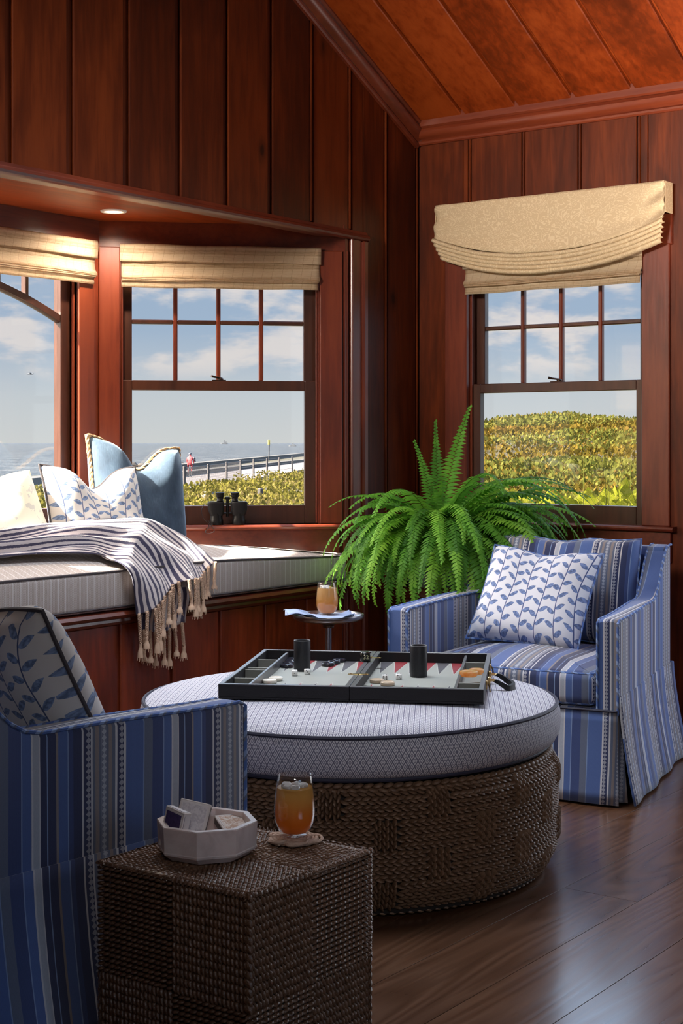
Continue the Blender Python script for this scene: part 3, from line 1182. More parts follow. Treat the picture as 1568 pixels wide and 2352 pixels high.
def double_hung(name, Mx, label, jl, jr, gl, gr):
    win = empty(name); struct(win, label)
    zs, zh = 0.850, 2.030
    jamb(Mx, win, jl, jr, zs, zh)
    # upper sash, outer track
    g = G(Mx)
    d0, d1 = 0.070, 0.105
    for a, b, c, e in ((jl, gl, 1.432, zh), (gr, jr, 1.432, zh), (gl, gr, 1.432, 1.472), (gl, gr, 1.978, zh)):
        g.box(a, b, d0, d1, c, e, 0.002)
    us = g.build('upper_sash', 'dark_sash_wood', win)
    w = (gr - gl)
    xs = [gl + w * k / 4 for k in range(5)]
    zr = [1.472, 1.725, 1.978]
    for xm in xs[1:-1]:
        G(Mx).box(xm - .0095, xm + .0095, d0 + .004, d1 - .004, 1.470, 1.980, .004).build('muntin', 'mahogany_trim_z', us)
    for x0, x1 in zip(xs[:-1], xs[1:]):
        G(Mx).box(x0 + (.0094 if x0 > gl + .001 else -.002), x1 - (.0094 if x1 < gr - .001 else -.002), d0 + .004, d1 - .004, zr[1] - .0095, zr[1] + .0095, .004).build('muntin', 'dark_sash_wood', us)
        for z0, z1 in zip(zr[:-1], zr[1:]):
            pane(Mx, us, x0 + .002, x1 - .002, z0 + .002, z1 - .002, (d0 + d1) / 2)
    # lower sash, inner track
    g = G(Mx)
    d0, d1 = 0.030, 0.066
    for a, b, c, e in ((jl, gl, zs, 1.470), (gr, jr, zs, 1.470), (gl, gr, 1.428, 1.470), (gl, gr, zs, 0.930)):
        g.box(a, b, d0, d1, c, e, 0.002)
    ls = g.build('lower_sash', 'dark_sash_wood', win)
    pane(Mx, ls, gl - .003, gr + .003, .928, 1.430, (d0 + d1) / 2)
    # sash lock on the meeting rail
    c = (gl + gr) / 2
    lk = G(Mx)
    lk.box(c - .030, c + .030, .034, .062, 1.470, 1.474, .001)
    lk.lathe([(.011, 0), (.012, .006), (.008, .010), (.001, .010)], 12, (c + .008, .048, 1.474))
    lk.tube([(c + .008, .048, 1.482), (c - .018, .034, 1.486), (c - .034, .026, 1.490)], [.004, .0045, .006], 8)
    lk.build('sash_lock', 'bronze', ls, True)
    return win


w2 = double_hung('window_2', M_SIDE, 'right angled side window of the bay looking onto sea and path', .092, .942, .140, .886)
stool(M_SIDE, w2, -0.02, SW + .02, 0.055)
for a, b in ((0.0, .088), (.947, 1.045)):
    G(M_SIDE).box(a, b, -0.014, 0.0, 0.85, 2.035, .003).build('casing', 'mahogany_trim_z', w2)
G(M_SIDE).box(.02, SW - .02, -.012, 0.0, 0.70, 0.828, .003).build('apron', 'mahogany_trim_x', w2)

w3w = double_hung('window_3', M_RIGHT, 'double hung window in the eave wall looking onto the dune', .276, 1.138, .322, 1.092)
stool(M_RIGHT, w3w, .13, 1.29, 0.045, 0.852, 0.70)
for a, b in ((.160, .276), (1.138, 1.264)):
    G(M_RIGHT).box(a, b, -0.018, 0.004, 0.852, 2.13, .004).build('casing', 'mahogany_trim_z', w3w)
G(M_RIGHT).box(.150, 1.274, -0.020, 0.004, 2.03, 2.16, .004).build('head_casing', 'mahogany_trim_x', w3w)

w1 = empty('window_1'); struct(w1, 'wide picture window of the bay with an arched glazing bar')
jamb(M_CEN, w1, -3.105, -1.455, 0.850, 2.03)
g = G(M_CEN)
for a, b, c, e in ((-3.105, -3.05, .85, 2.03), (-1.51, -1.455, .85, 2.03), (-3.05, -1.51, .85, .93), (-3.05, -1.51, 1.985, 2.03)):
    g.box(a, b, .04, .085, c, e, .003)
ws = g.build('sash', 'dark_sash_wood', w1)
arch = lambda x: 1.890 - 0.285 * (x + 2.28) ** 2
secs = []
for i in range(41):
    x = lerp(-3.05, -1.51, i / 40); z = arch(x)
    secs.append([(x, .045, z - .014), (x, .052, z - .018), (x, .073, z - .018), (x, .080, z - .014),
                 (x, .080, z + .014), (x, .073, z + .018), (x, .052, z + .018), (x, .045, z + .014)])
G(M_CEN).loft(secs).build('arched_bar', 'dark_sash_wood', ws, True, sharp=35)
bars = [-2.28 + .148 * k for k in range(-4, 5)]
for x in bars:
    G(M_CEN).box(x - .0085, x + .0085, .047, .078, arch(x), 1.99, .003).build('muntin', 'dark_sash_wood', ws)
pane(M_CEN, ws, -3.05, -1.51, .93, 1.985, .0625)
stool(M_CEN, w1, CXL, CXR, 0.055)
for a, b in ((-1.455, -1.37), (-3.19, -3.105)):
    G(M_CEN).box(a, b, -.014, 0.0, .85, 2.035, .003).build('casing', 'mahogany_trim_z', w1)
# other angled side of the bay, hidden from here
w4 = double_hung('window_4', M_OTHER, 'left angled side window of the bay', .112, .962, .16, .906)
stool(M_OTHER, w4, -0.02, SW + .02, 0.055)

# glazed garden door in the eave wall, beyond the right edge of the picture
d1 = empty('door_1'); struct(d1, 'glazed garden door in the eave wall right of the armchair')
g = G(M_RIGHT)
for a, b, c, e_ in ((1.95, 2.06, .12, 2.15), (2.94, 3.05, .12, 2.15), (2.06, 2.94, .12, .34), (2.06, 2.94, 2.03, 2.15)):
    g.box(a, b, .04, .085, c, e_, .003)
g.build('door_leaf', 'dark_sash_wood', d1)
pane(M_RIGHT, d1, 2.055, 2.945, .335, 2.035, .062)
for a, b, c, e_ in ((1.84, 1.95, 0, 2.16), (3.05, 3.16, 0, 2.16), (1.84, 3.16, 2.15, 2.27)):
    G(M_RIGHT).box(a, b, -.018, .004, c, e_, .004).build('casing', 'mahogany_trim_z', d1)
G(M_RIGHT).tube([(2.02, .04, 1.0), (2.02, -.01, 1.0), (2.10, -.012, 1.0)], .009, 8).build('door_handle', 'brass', d1, True)


# ------------------------------------------------------------------ soft shapes
def cushion(outline, z0, z1, r, crown, center, m=6, rings=9, zfun=None):
    """box cushion over an outline (list of xy, counter-clockwise), rounded edges, crowned top"""
    n = len(outline)
    nrm = []
    for i in range(n):
        a = Vector(outline[i - 1]); b = Vector(outline[(i + 1) % n])
        t = (b - a).normalized(); nrm.append(Vector((-t.y, t.x)))     # inward for ccw
    def off(d):
        return [Vector(outline[i]) + nrm[i] * d for i in range(n)]
    C2 = Vector(center)
    secs = []
    bot = off(r)
    for k in range(3, 0, -1):
        s = 1 - k / 4
        secs.append([(*(C2 + (p - C2) * s), z0) for p in bot])
    for k in range(m + 1):
        a = PI / 2 * k / m
        secs.append([(*p, z0 + r - r * math.cos(a)) for p in off(r - r * math.sin(a))])
    for k in range(m + 1):
        a = PI / 2 * k / m
        secs.append([(*p, z1 - r + r * math.sin(a)) for p in off(r - r * math.cos(a))])
    top = off(r)
    for k in range(1, rings + 1):
        s = 1 - k / (rings + 0.3)
        zc = z1 + crown * (1 - s ** 2.4)
        secs.append([(*(C2 + (p - C2) * s), zc) for p in top])
    if zfun:
        secs = [[(x, y, zfun(x, y, z)) for x, y, z in sec] for sec in secs]
    return G().loft(secs)


def resample(poly, step, rad=0.03):
    """dense closed outline with slightly rounded corners"""
    out = []
    n = len(poly)
    for i in range(n):
        p0, p1, p2 = Vector(poly[i - 1]), Vector(poly[i]), Vector(poly[(i + 1) % n])
        a = p1 + (p0 - p1).normalized() * rad
        b = p1 + (p2 - p1).normalized() * rad
        for k in range(6):
            t = k / 5
            out.append((1 - t) ** 2 * a + 2 * t * (1 - t) * p1 + t * t * b)
        nx = p2 + (p1 - p2).normalized() * rad
        L = (nx - b).length
        for k in range(1, max(1, int(L / step))):
            out.append(b.lerp(nx, k / max(1, int(L / step))))
    return [tuple(p) for p in out]


def pillow_pt(w, h, t, u, v, side, pinch=0.07, chop=0.0, seed=0.0):
    """u, v in -1..1, local x across, z up, y thickness"""
    px = w / 2 * u * (1 - pinch * (1 - v * v) ** 1.0) 
    pz = h / 2 * v * (1 - pinch * (1 - u * u) ** 1.0)
    e = max(0.0, (1 - u ** 4) * (1 - v ** 4)) ** 0.55
    py = side * t / 2 * e
    py += 0.006 * e * noise.noise(Vector((u * 2.3 + seed, v * 2.3, seed * 3.1)))
    if chop:
        d = chop * math.exp(-(u / 0.42) ** 2) * smooth01((v + 0.5) / 1.5) 
        pz -= d
        py *= 1 - 0.5 * d / max(chop, 1e-6) * 0.6
        py += side * 0.25 * chop * math.exp(-((abs(u) - .55) / .25) ** 2) * smooth01(v + .4) * e
    return Vector((px, py, pz + h / 2))


def throw_pillow(name, w, h, t, m, pipe_m, pipe_r, loc, rz, lean, roll=0.0, chop=0.0, seed=0.0, pinch=0.07, label=None, group=None, twist=False):
    root = empty(name, loc)
    root.rotation_euler = (lean, roll, rz)
    root.rotation_mode = 'XYZ'
    root.rotation_euler = (Matrix.Rotation(rz, 3, 'Z') @ Matrix.Rotation(lean, 3, 'X') @ Matrix.Rotation(roll, 3, 'Y')).to_euler()
    N = 26
    g = G()
    for sd in (-1, 1):
        g.sheet(lambda a, b: pillow_pt(w, h, t, a * 2 - 1, b * 2 - 1, sd, pinch, chop, seed), N, N,
                lambda a, b: (a * w + seed * .1, b * h))
    me = g.mesh('pillow_cover', True, 'vert', 80)
    bm = bmesh.new(); bm.from_mesh(me); bmesh.ops.remove_doubles(bm, verts=bm.verts, dist=1e-5)
    bmesh.ops.recalc_face_normals(bm, faces=bm.faces); bm.to_mesh(me); bm.free()
    link('cover', me, m, root)
    path = []
    for k in range(4):
        for i in range(22):
            s = -1 + 2 * i / 22
            u, v = ((s, -1), (1, s), (-s, 1), (-1, -s))[k]
            path.append(pillow_pt(w, h, t, u, v, 1, pinch, chop, seed))
    if twist:
        g = G()
        for ph in (0, 2 * PI / 3, 4 * PI / 3):
            pp = []
            n = len(path) * 3
            for i in range(n):
                f = i / 3; a = path[int(f) % len(path)]; b = path[(int(f) + 1) % len(path)]
                p = a.lerp(b, f - int(f))
                ang = i * 0.62 + ph
                tdir = (b - a).normalized(); s1 = Vector((0, 1, 0)); s2 = tdir.cross(s1)
                pp.append(p + (s1 * math.cos(ang) + s2 * math.sin(ang)) * pipe_r * 0.55)
            g.tube(pp, pipe_r * 0.62, 5, ring=True)
        g.build('rope_trim', pipe_m, root, True)
    else:
        G().tube(path, pipe_r, 6, ring=True).build('piping', pipe_m, root, True)
    tag(root, label, 'pillow', group)
    return root


# bench cushion
pts = [(-0.600, -0.022), (-0.600, 0.0), (-1.335, DY - .035), (CXL, DY - .035), (CXL - DY + .02, 0.0), (CXL - DY + .02, -.022)]
ol = resample(pts, 0.05, 0.02)
bc = empty('seat_cushion', (-2.3, 0, 0.597))
tag(bc, 'long pale grey woven seat cushion with dark piping on the window seat', 'cushion')
LM = Matrix.Translation((2.3, 0, -0.597))


def bcz(x, y, z):
    f = smooth01((-0.55 - x) / 0.9)
    dip = 0.030 * (1 - f)
    top = smooth01((z - 0.62) / 0.1)
    return z - dip * top + 0.004 * noise.noise(Vector((x * 2.2, y * 4, 0))) * top


g = cushion(ol, 0.600, 0.748, 0.022, 0.062, (-2.28, 0.36), 5, 10, bcz)
g.v = [LM @ p for p in g.v]
g.build('cover', 'bench_cushion_fabric', bc, True, sharp=80)
for zz, d in ((0.741, .004), (0.612, .004)):
    path = []
    for i in range(len(ol)):
        p = Vector(ol[i]); nx = Vector(ol[(i + 1) % len(ol)]) - Vector(ol[i - 1]); nn = Vector((-nx.y, nx.x)).normalized()
        pp = p + nn * d
        path.append(LM @ Vector((pp.x, pp.y, bcz(pp.x, pp.y, zz))))
    G().tube(path, 0.0048, 6, ring=True).build('piping', 'charcoal_piping', bc, True)

# pillows on the bench
throw_pillow('velvet_pillow', 0.48, 0.46, 0.17, 'blue_velvet', 'jute_rope', 0.0085, (-1.465, 0.37, 0.762), R(-6), R(-14), R(7), 0.11, 1.3, 0.05,
             'blue velvet pillow with twisted rope trim standing against the bay window', None, True)
throw_pillow('leaf_pillow', 0.43, 0.36, 0.16, 'leaf_print_ivory', 'charcoal_piping', 0.0045, (-1.80, 0.25, 0.775), R(-12), R(-20), R(2), 0.085, 2.7, 0.06,
             'white pillow with blue leaf vines in front of the velvet pillow on the window seat', 'leaf print pillows')
throw_pillow('cream_pillow', 0.50, 0.38, 0.17, 'cream_print', 'ivory_linen', 0.004, (-2.25, 0.31, 0.755), R(-12), R(-30), R(-3), 0.05, 4.1, 0.05,
             'cream pillow with faded grey print beside the leaf pillow on the window seat')
throw_pillow('ivory_pillow', 0.44, 0.30, 0.16, 'ivory_linen', 'ivory_linen', 0.005, (-2.60, 0.20, 0.792), R(-5), R(-34), R(0), 0.02, 5.9, 0.05,
             'plain ivory pillow cut off by the left edge of the picture')

# throw blanket
ctrl = [  # back edge, front edge
    ((-2.75, .34, .865), (-2.72, .12, .805)),
    ((-2.36, .32, .872), (-2.30, .10, .812)),
    ((-2.10, .27, .905), (-2.03, .06, .805)),
    ((-1.86, .22, .920), (-2.00, .01, .785)),
    ((-1.64, .20, .905), (-1.985, -.036, .757)),
    ((-1.53, .15, .862), (-1.965, -.058, .715)),
    ((-1.475, .07, .800), (-1.95, -.062, .655)),
    ((-1.50, -.045, .735), (-1.935, -.062, .590)),
]
tb = empty('throw_blanket', (-1.8, 0.1, 0.8))
tag(tb, 'navy and white striped throw blanket with long tassels draped over the window seat', 'blanket')
back = spline([c[0] for c in ctrl], 9); front = spline([c[1] for c in ctrl], 9)
NU = len(back) - 1; NV = 54


def throw_pt(i, v):
    a, b = front[i], back[i]
    u = i / NU
    p = a.lerp(b, v)
    hang = smooth01((u - 0.45) / 0.3)
    amp = lerp(0.026, 0.022, hang)
    fold = (math.sin(v * 15.0 + 2.2 * math.sin(u * 5.0) + 1.0) * 0.6 + math.sin(v * 27 - u * 7.0) * 0.28
            + 0.55 * noise.noise(Vector((u * 5, v * 6, 1.7))))
    edge = smooth01(v / 0.08) * smooth01((1 - v) / 0.08)
    w = amp * fold * (0.35 + 0.65 * edge)
    p = p + Vector((0.0, -0.55 * w, 0.9 * w)) * (1 - hang) + Vector((0.15 * w, -0.95 * w, 0.25 * w)) * hang
    # bulge over the cushion front edge
    mid = math.sin(PI * v)
    p += Vector((0, -0.035 * mid * hang, 0.030 * mid * (1 - abs(2 * hang - 1)) + 0.01 * mid))
    # scalloped lower end
    if u > 0.86:
        p.z += -0.018 * math.sin(v * 9.5 + .6) * (u - .86) / .14
    return p


g = G()
def tfn(a, b):
    i = min(NU, int(round(a * NU)))
    return throw_pt(i, b) - Vector((-1.8, 0.1, 0.8))
g.sheet(tfn, NU, NV, lambda a, b: (a * 1.3, b * 0.62))
o = g.build('cloth', 'throw_stripe', tb, True, 'vert', 180)
sm = o.modifiers.new('thickness', 'SOLIDIFY'); sm.thickness = 0.005; sm.offset = 0
rt = random.Random(5)


def tassel(p, L, sway, par):
    g = G()
    n = 12
    path = []; rad = []
    for i in range(n + 1):
        t = i / n
        path.append(p + Vector((sway[0] * t, sway[1] * t - .004, -L * 0.68 * t)))
    for ph in (0, 2.1, 4.2):
        pp = []
        for i in range(n * 2 + 1):
            t = i / (n * 2)
            c = p + Vector((sway[0] * t, sway[1] * t - .004, -L * 0.68 * t))
            pp.append(c + Vector((math.cos(t * 30 + ph), math.sin(t * 30 + ph), 0)) * 0.0035)
        g.tube(pp, 0.0042, 5)
    e = path[-1]
    g.lathe([(.001, .004), (.0062, .002), (.0068, -.004), (.0060, -.010), (.0085, -.022), (.0110, -L * .20), (.0125, -L * .31), (.008, -L * .32), (.001, -L * .315)], 9, e)
    for k in range(7):
        a = k * 0.9
        g.tube([e + Vector((.009 * math.cos(a), .009 * math.sin(a), -L * .24)), e + Vector((.013 * math.cos(a), .013 * math.sin(a), -L * .36 - rt.uniform(0, .006)))], [.0022, .0012], 4)
    g.build('tassel', 'tassel_cotton', par, True, sharp=70)


off = Vector((-1.8, 0.1, 0.8))
for k in range(20):
    v = (k + 0.4) / 20
    p = throw_pt(NU, v) - off
    L = lerp(0.155, 0.11, v) * rt.uniform(0.85, 1.15)
    tassel(p + Vector((0, rt.uniform(-.012, .004), .004)), L, (rt.uniform(-.012, .012), rt.uniform(-.006, .0)), tb)
# second layer of fringe hanging lower behind
g = G()
def lay2(a, b):
    x = lerp(-1.90, -1.66, b)
    z = lerp(0.66, 0.50 + 0.05 * abs(b - .45), a)
    return Vector((x + .01 * math.sin(a * 5), -0.047 - .006 * math.sin(b * 14), z)) - off
g.sheet(lay2, 10, 20, lambda a, b: (a * .3, b * .24 + .1))
o = g.build('under_layer', 'throw_stripe', tb, True, 'vert', 180)
sm = o.modifiers.new('thickness', 'SOLIDIFY'); sm.thickness = 0.004; sm.offset = 0
for k in range(7):
    tassel(Vector(lay2(1.0, (k + .5) / 7)) + Vector((0, .002, .003)), rt.uniform(.105, .14), (rt.uniform(-.012, .012), -.002), tb)


# ------------------------------------------------------------------ window shades
def woven_shade(name, Mx, a0, a1, zt, zb, dep, label):
    o0 = Mx @ Vector(((a0 + a1) / 2, 0, zb))
    root = empty(name, o0); tag(root, label, 'blind')
    T = Matrix.Translation(-o0) @ Mx
    def strip(prof, nm, e0=0.0, e1=0.0, wob=0.0015):
        L = [0.0]
        for p, c in zip(prof[:-1], prof[1:]): L.append(L[-1] + math.hypot(c[0] - p[0], c[1] - p[1]))
        g = G(T)
        nU = 44
        def fn(a, b):
            i = min(len(prof) - 1, int(round(b * (len(prof) - 1))))
            y, z = prof[i]
            return Vector((lerp(a0 + e0, a1 - e1, a), -y + wob * math.sin(a * 40 + i), z + wob * math.sin(a * 13 + i * .7)))
        g.sheet(fn, nU, len(prof) - 1, lambda a, b: (lerp(a0, a1, a), L[min(len(prof) - 1, int(round(b * (len(prof) - 1))))]))
        o = g.build(nm, 'woven_reed', root, True, 'vert', 35)
        s = o.modifiers.new('thickness', 'SOLIDIFY'); s.thickness = .004; s.offset = 0
    h = zt - zb
    G(T).box(a0 + .01, a1 - .01, -dep - .012, -dep + .030, zt - .03, zt - .004, .002).build('head_rail', 'woven_reed', root)
    strip([(dep + .020, zt)] + [(dep + .020 + .001 * math.sin(k), zt - .012 * k) for k in range(1, 7)], 'valance', 0, 0)
    body = [(dep + .006, zt - .055), (dep + .006, zt - .075), (dep + .004, zt - .095), (dep + .006, zt - .112), (dep + .012, zt - .126), (dep + .022, zt - .134),
            (dep + .024, zt - .139), (dep + .016, zt - .143), (dep + .006, zt - .144)]
    strip(body, 'shade', .006, .006)
    for k in range(2):
        z = zt - .143 - k * .006
        strip([(dep + .002, z + .004), (dep + .020, z), (dep + .023 - k * .002, z - .004), (dep + .012, z - .008)], 'fold', .008, .008 + k * .006)
    strip([(dep + .006, zt - .144), (dep + .009, zt - .160), (dep + .010, zt - .172), (dep + .010, zb)], 'bottom_flap', .006, .014)
    return root


woven_shade('reed_blind', M_SIDE, .088, .948, 2.045, 1.862, 0.016, 'pale woven reed shade on the angled side window of the bay')
woven_shade('reed_blind', M_CEN, -3.19, -1.372, 2.052, 1.868, 0.016, 'pale woven reed shade on the arched picture window, cut by the left edge')

woven_shade('reed_blind', M_OTHER, .105, .968, 2.045, 0.90, 0.016, 'unseen reed blind added to block sun at the left angled side window of the bay')  # unseen blind added to keep a sun patch off the ottoman

# shade and relaxed fabric valance on the eave wall window
woven_shade('reed_blind', M_RIGHT, .272, 1.152, 2.062, 1.875, 0.022, 'pale woven reed shade hanging below the patterned fabric valance')
vroot = empty('roman_valance', (-0.09, -0.72, 2.0))
tag(vroot, 'tan leaf patterned relaxed roman valance above the eave wall window', 'valance')
TV = Matrix.Translation((0.09, 0.72, -2.0)) @ M_RIGHT
VA0, VA1 = .158, 1.277


def sag(a):
    return 1 - abs(2 * a - 1) ** 2.2


def vpt(a, b):
    s = lerp(VA0, VA1, a)
    zt = 2.283
    zl = lerp(2.135, 2.135, a) - 0.105 * sag(a)
    z = lerp(zt, zl, b)
    ends = max(0.0, 1 - min(a, 1 - a) / .10)
    y = 0.092 + 0.010 * math.sin(PI * b) * sag(a) - 0.0 * ends
    y += 0.006 * noise.noise(Vector((a * 5, b * 2.5, 4))) + 0.014 * smooth01((b - .72) / .28) * (0.5 + .5 * sag(a))
    crease = ends * 0.010 * math.sin((b * 1.3 + a * 3) * 9)
    return Vector((s + .010 * ends * (b - .3) * (-1 if a < .5 else -.4), -(y + crease), z))


g = G(TV); g.sheet(vpt, 60, 22, lambda a, b: (lerp(VA0, VA1, a), b * .25))
o = g.build('panel', 'oak_leaf_damask', vroot, True, 'vert', 60)
sm = o.modifiers.new('thickness', 'SOLIDIFY'); sm.thickness = 0.003; sm.offset = 0
for k in range(5):
    def fpt(a, b, k=k):
        sg = sag(a)
        e = max(0.0, 1 - min(a, 1 - a) / .08)
        z0 = 2.135 - .105 * sg - k * (0.0200 - 0.0030 * sg) + .000
        s = lerp(VA0 - .012 + .009 * k, VA1 - .006 - .004 * k, a)
        ang = b * PI * 1.1
        r = .0105
        y = 0.086 - k * .004 + math.sin(ang) * r * 2.0
        z = z0 - r + math.cos(ang) * r + .003 * noise.noise(Vector((a * 7, k * 3.1, 0)))
        return Vector((s, -y, z))
    g = G(TV); g.sheet(fpt, 60, 9, lambda a, b: (lerp(VA0, VA1, a), .3 + k * .04 + b * .04))
    o = g.build('fold', 'oak_leaf_damask', vroot, True, 'vert', 80)
    sm = o.modifiers.new('thickness', 'SOLIDIFY'); sm.thickness = 0.0025; sm.offset = 0
def hem(a, b):
    sg = sag(a); e = 1 - sg
    z = 2.135 - .105 * sg - 5 * (0.0185 - 0.0035 * sg) + .006 - b * lerp(.012, .010, sg)
    return Vector((lerp(VA0 + .03, VA1 - .03, a), -(.068 - .01 * b), z))
g = G(TV); g.sheet(hem, 60, 3, lambda a, b: (lerp(VA0, VA1, a), .6 + b * .03))
o = g.build('hem', 'oak_leaf_damask', vroot, True, 'vert', 80)
sm = o.modifiers.new('thickness', 'SOLIDIFY'); sm.thickness = 0.0025; sm.offset = 0
for a in (VA0, VA1):
    G(TV).box(a - .002, a + .002, -.092, -.020, 2.155, 2.283, .0008).build('return_flap', 'oak_leaf_damask', vroot)
G(TV).box(VA0, VA1, -.090, -.020, 2.272, 2.283, .001).build('mounting_board', 'oak_leaf_damask', vroot)


# ------------------------------------------------------------------ armchairs: local x across, front at -y, back at +y
def armchair(name, loc, rz, label):
    root = empty(name, loc, rz)
    FAB = 'striped_chair_fabric'
    HW, D = 0.422, 0.89
    def hw(y):                              # outer half width, narrowing to the rear
        return HW - 0.055 * smooth01(y / D)
    def top(y):                             # scooped arm line
        t = smooth01((y - 0.57) / 0.28)
        return 0.615 + 0.012 * smooth01(y / .5) + 0.185 * t ** 1.25
    TH = 0.078
    st = [0.0, .006, .02, .06, .12, .2, .3, .4, .48, .54, .58, .62, .66, .70, .74, .78, .82, .86, D]
    for sd in (-1, 1):
        secs = []
        for i, y in enumerate(st):
            w = hw(y); t = top(y); e = 0.008 if i in (0, len(st) - 1) else (.003 if i == 1 else 0)
            r = .012
            tin = w - TH
            pr = [(w - e, .30), (w - e, .36), (w - e, t - r - e), (w - r * .3 - e, t - r * .3 - e), (w - r - e, t - e), (tin + r + e, t - e),
                  (tin + r * .3 + e, t - r * .3 - e), (tin + e, t - r - e), (tin + e, .36), (tin + e, .30)]
            secs.append([(sd * px, y, pz) for px, pz in pr])
        arm = G().loft(secs).build('arm', FAB, root, True, sharp=35)
        for w_off in (0.004, TH - .004):
            path = [(sd * (hw(0) - w_off), -0.002, .30), (sd * (hw(0) - w_off), -0.002, .45), (sd * (hw(0) - w_off), -0.002, top(0) - .012)]
            path += [(sd * (hw(y) - w_off), y, top(y) - .002) for y in st[2:]]
            G().tube(path, .0045, 6).build('piping', 'chair_piping', arm, True)
    # back: upright shell between the arms
    g = G()
    secs = []
    for z, y0, y1 in ((.30, .75, D), (.50, .765, D + .003), (.70, .785, D + .006), (.795, .800, D + .004), (.806, .808, D - .004)):
        w = hw(D) - .01
        secs.append([(-w, y0, z), (0, y0 + .004, z), (w, y0, z), (w, y1, z), (0, y1 + .006, z), (-w, y1, z)])
    g.loft(secs).build('back_frame', FAB, root, True, sharp=40)
    # skirt: side panels, front and back panels, corner pleats
    sk = 0.30
    def skirt_side(sd):
        def fn(a, b):
            y = lerp(0.0, D + .01, a); fl = b ** 1.4
            w = hw(y) + .050 * fl + .006 * fl * math.sin(y * 23 + sd)
            return Vector((sd * (w + .001), y + lerp(-.012, .02, a) * fl, lerp(sk + .06, 0.008, b)))
        g = G(); g.sheet(fn, 24, 10); return g
    for sd in (-1, 1):
        o = skirt_side(sd).build('side_skirt', FAB, root, True, 'box', 60)
        m_ = o.modifiers.new('thickness', 'SOLIDIFY'); m_.thickness = .006; m_.offset = 0
    for yy, sgn, nm in ((-.004, -1, 'front_skirt'), (D + .012, 1, 'back_skirt')):
        def fn(a, b, yy=yy, sgn=sgn):
            fl = b ** 1.3
            w0 = (HW - .004) if sgn < 0 else hw(D)
            x = lerp(-w0 - .012 * fl, w0 + .012 * fl, a)
            return Vector((x, yy + sgn * (.028 * fl + .005 * fl * math.sin(x * 19 + 1)), lerp(sk + (.012 if sgn < 0 else .06), .008, b)))
        g = G(); g.sheet(fn, 24, 8)
        o = g.build(nm, FAB, root, True, 'box', 60)
        m_ = o.modifiers.new('thickness', 'SOLIDIFY'); m_.thickness = .006; m_.offset = 0
    for sd in (-1, 1):                      # kick pleat tucked behind the corner
        def fn(a, b, sd=sd):
            fl = b ** 1.3
            x = lerp(HW - .05, HW + .026 * fl, a)
            return Vector((sd * x, .020 - .008 * fl + .012 * a * (1 - fl), lerp(sk, .010, b)))
        g = G(); g.sheet(fn, 6, 6)
        o = g.build('corner_pleat', FAB, root, True, 'box', 60)
        m_ = o.modifiers.new('thickness', 'SOLIDIFY'); m_.thickness = .005; m_.offset = 0
    path = [(x, -.008, sk + .012) for x in (-HW + .005, 0, HW - .005)]
    G().tube(path, .0045, 6).build('skirt_piping', 'navy_piping', root, True)
    # platform under the seat cushion
    G().box(-HW + .06, HW - .06, .010, D - .03, .10, .315, .006).build('platform', FAB, root)
    # seat cushion (T shape omitted: it ends between the arms)
    iw = HW - TH - .004
    ol = resample([(-iw, -.006), (iw, -.006), (iw - .03, .66), (-iw + .03, .66)], .05, .03)
    g = cushion(ol, .318, .438, .034, .030, (0, .33), 6, 8)
    sc = g.build('seat_cushion', FAB, root, True, sharp=80)
    for zz in (.428, .328):
        pth = []
        for i in range(len(ol)):
            p = Vector(ol[i]); t = Vector(ol[(i + 1) % len(ol)]) - Vector(ol[i - 1]); nn = Vector((-t.y, t.x)).normalized()
            pp = p + nn * .012
            pth.append((pp.x, pp.y, zz))
        G().tube(pth, .0042, 6, ring=True).build('piping', 'chair_piping', sc, True)
    # loose back cushion, leaning
    bw, bh = (hw(.7) - TH) * 2 - .02, .40
    g = G()
    def bpt(a, b, side):
        u, v = a * 2 - 1, b * 2 - 1
        e = max(0.0, (1 - abs(u) ** 7) * (1 - abs(v) ** 7)) ** .35
        x = bw / 2 * u * (1 - .02 * (1 - v * v)); z = bh / 2 * v * (1 - .015 * (1 - u * u))
        y = side * (.048 + .026 * (1 - u * u) * (1 - v * v)) * e + (.02 if side < 0 else 0) * 0
        z += -.012 * math.exp(-(u / .25) ** 2) * smooth01(v) + .004 * math.sin(u * 7)
        return Vector((x, y, z + bh / 2))
    for sd in (-1, 1):
        g.sheet(lambda a, b: bpt(a, b, sd), 30, 24, lambda a, b: (a * bw - .03, b * bh))
    me = g.mesh('back_cushion', True, 'vert', 80)
    bm = bmesh.new(); bm.from_mesh(me); bmesh.ops.remove_doubles(bm, verts=bm.verts, dist=1e-5)
    bmesh.ops.recalc_face_normals(bm, faces=bm.faces); bm.to_mesh(me); bm.free()
    bc_ = link('back_cushion', me, FAB, root)
    bc_.location = (0, .66, .445); bc_.rotation_euler = (R(-14), 0, 0)
    pth = []
    for k in range(4):
        for i in range(14):
            s = -1 + 2 * i / 14
            u, v = ((s, -1), (1, s), (-s, 1), (-1, -s))[k]
            pth.append(bpt((u + 1) / 2, (v + 1) / 2, 1))
    G().tube(pth, .0042, 6, ring=True).build('piping', 'chair_piping', bc_, True)
    tag(root, label, 'armchair', 'striped skirted armchairs')
    return root


# chair facing the ottoman from the right, and its twin in the foreground
armchair('armchair', (-1.395, -1.248, 0), R(9.1 - 90), 'blue striped skirted armchair in front of the fern and eave wall window')
armchair('armchair', (-3.245, -1.236, 0), R(180 - 90), 'blue striped armchair in the left foreground seen from its side')


def chair_pt(loc, ang, p):
    return Matrix.Translation(loc) @ Matrix.Rotation(ang, 4, 'Z') @ Vector(p)


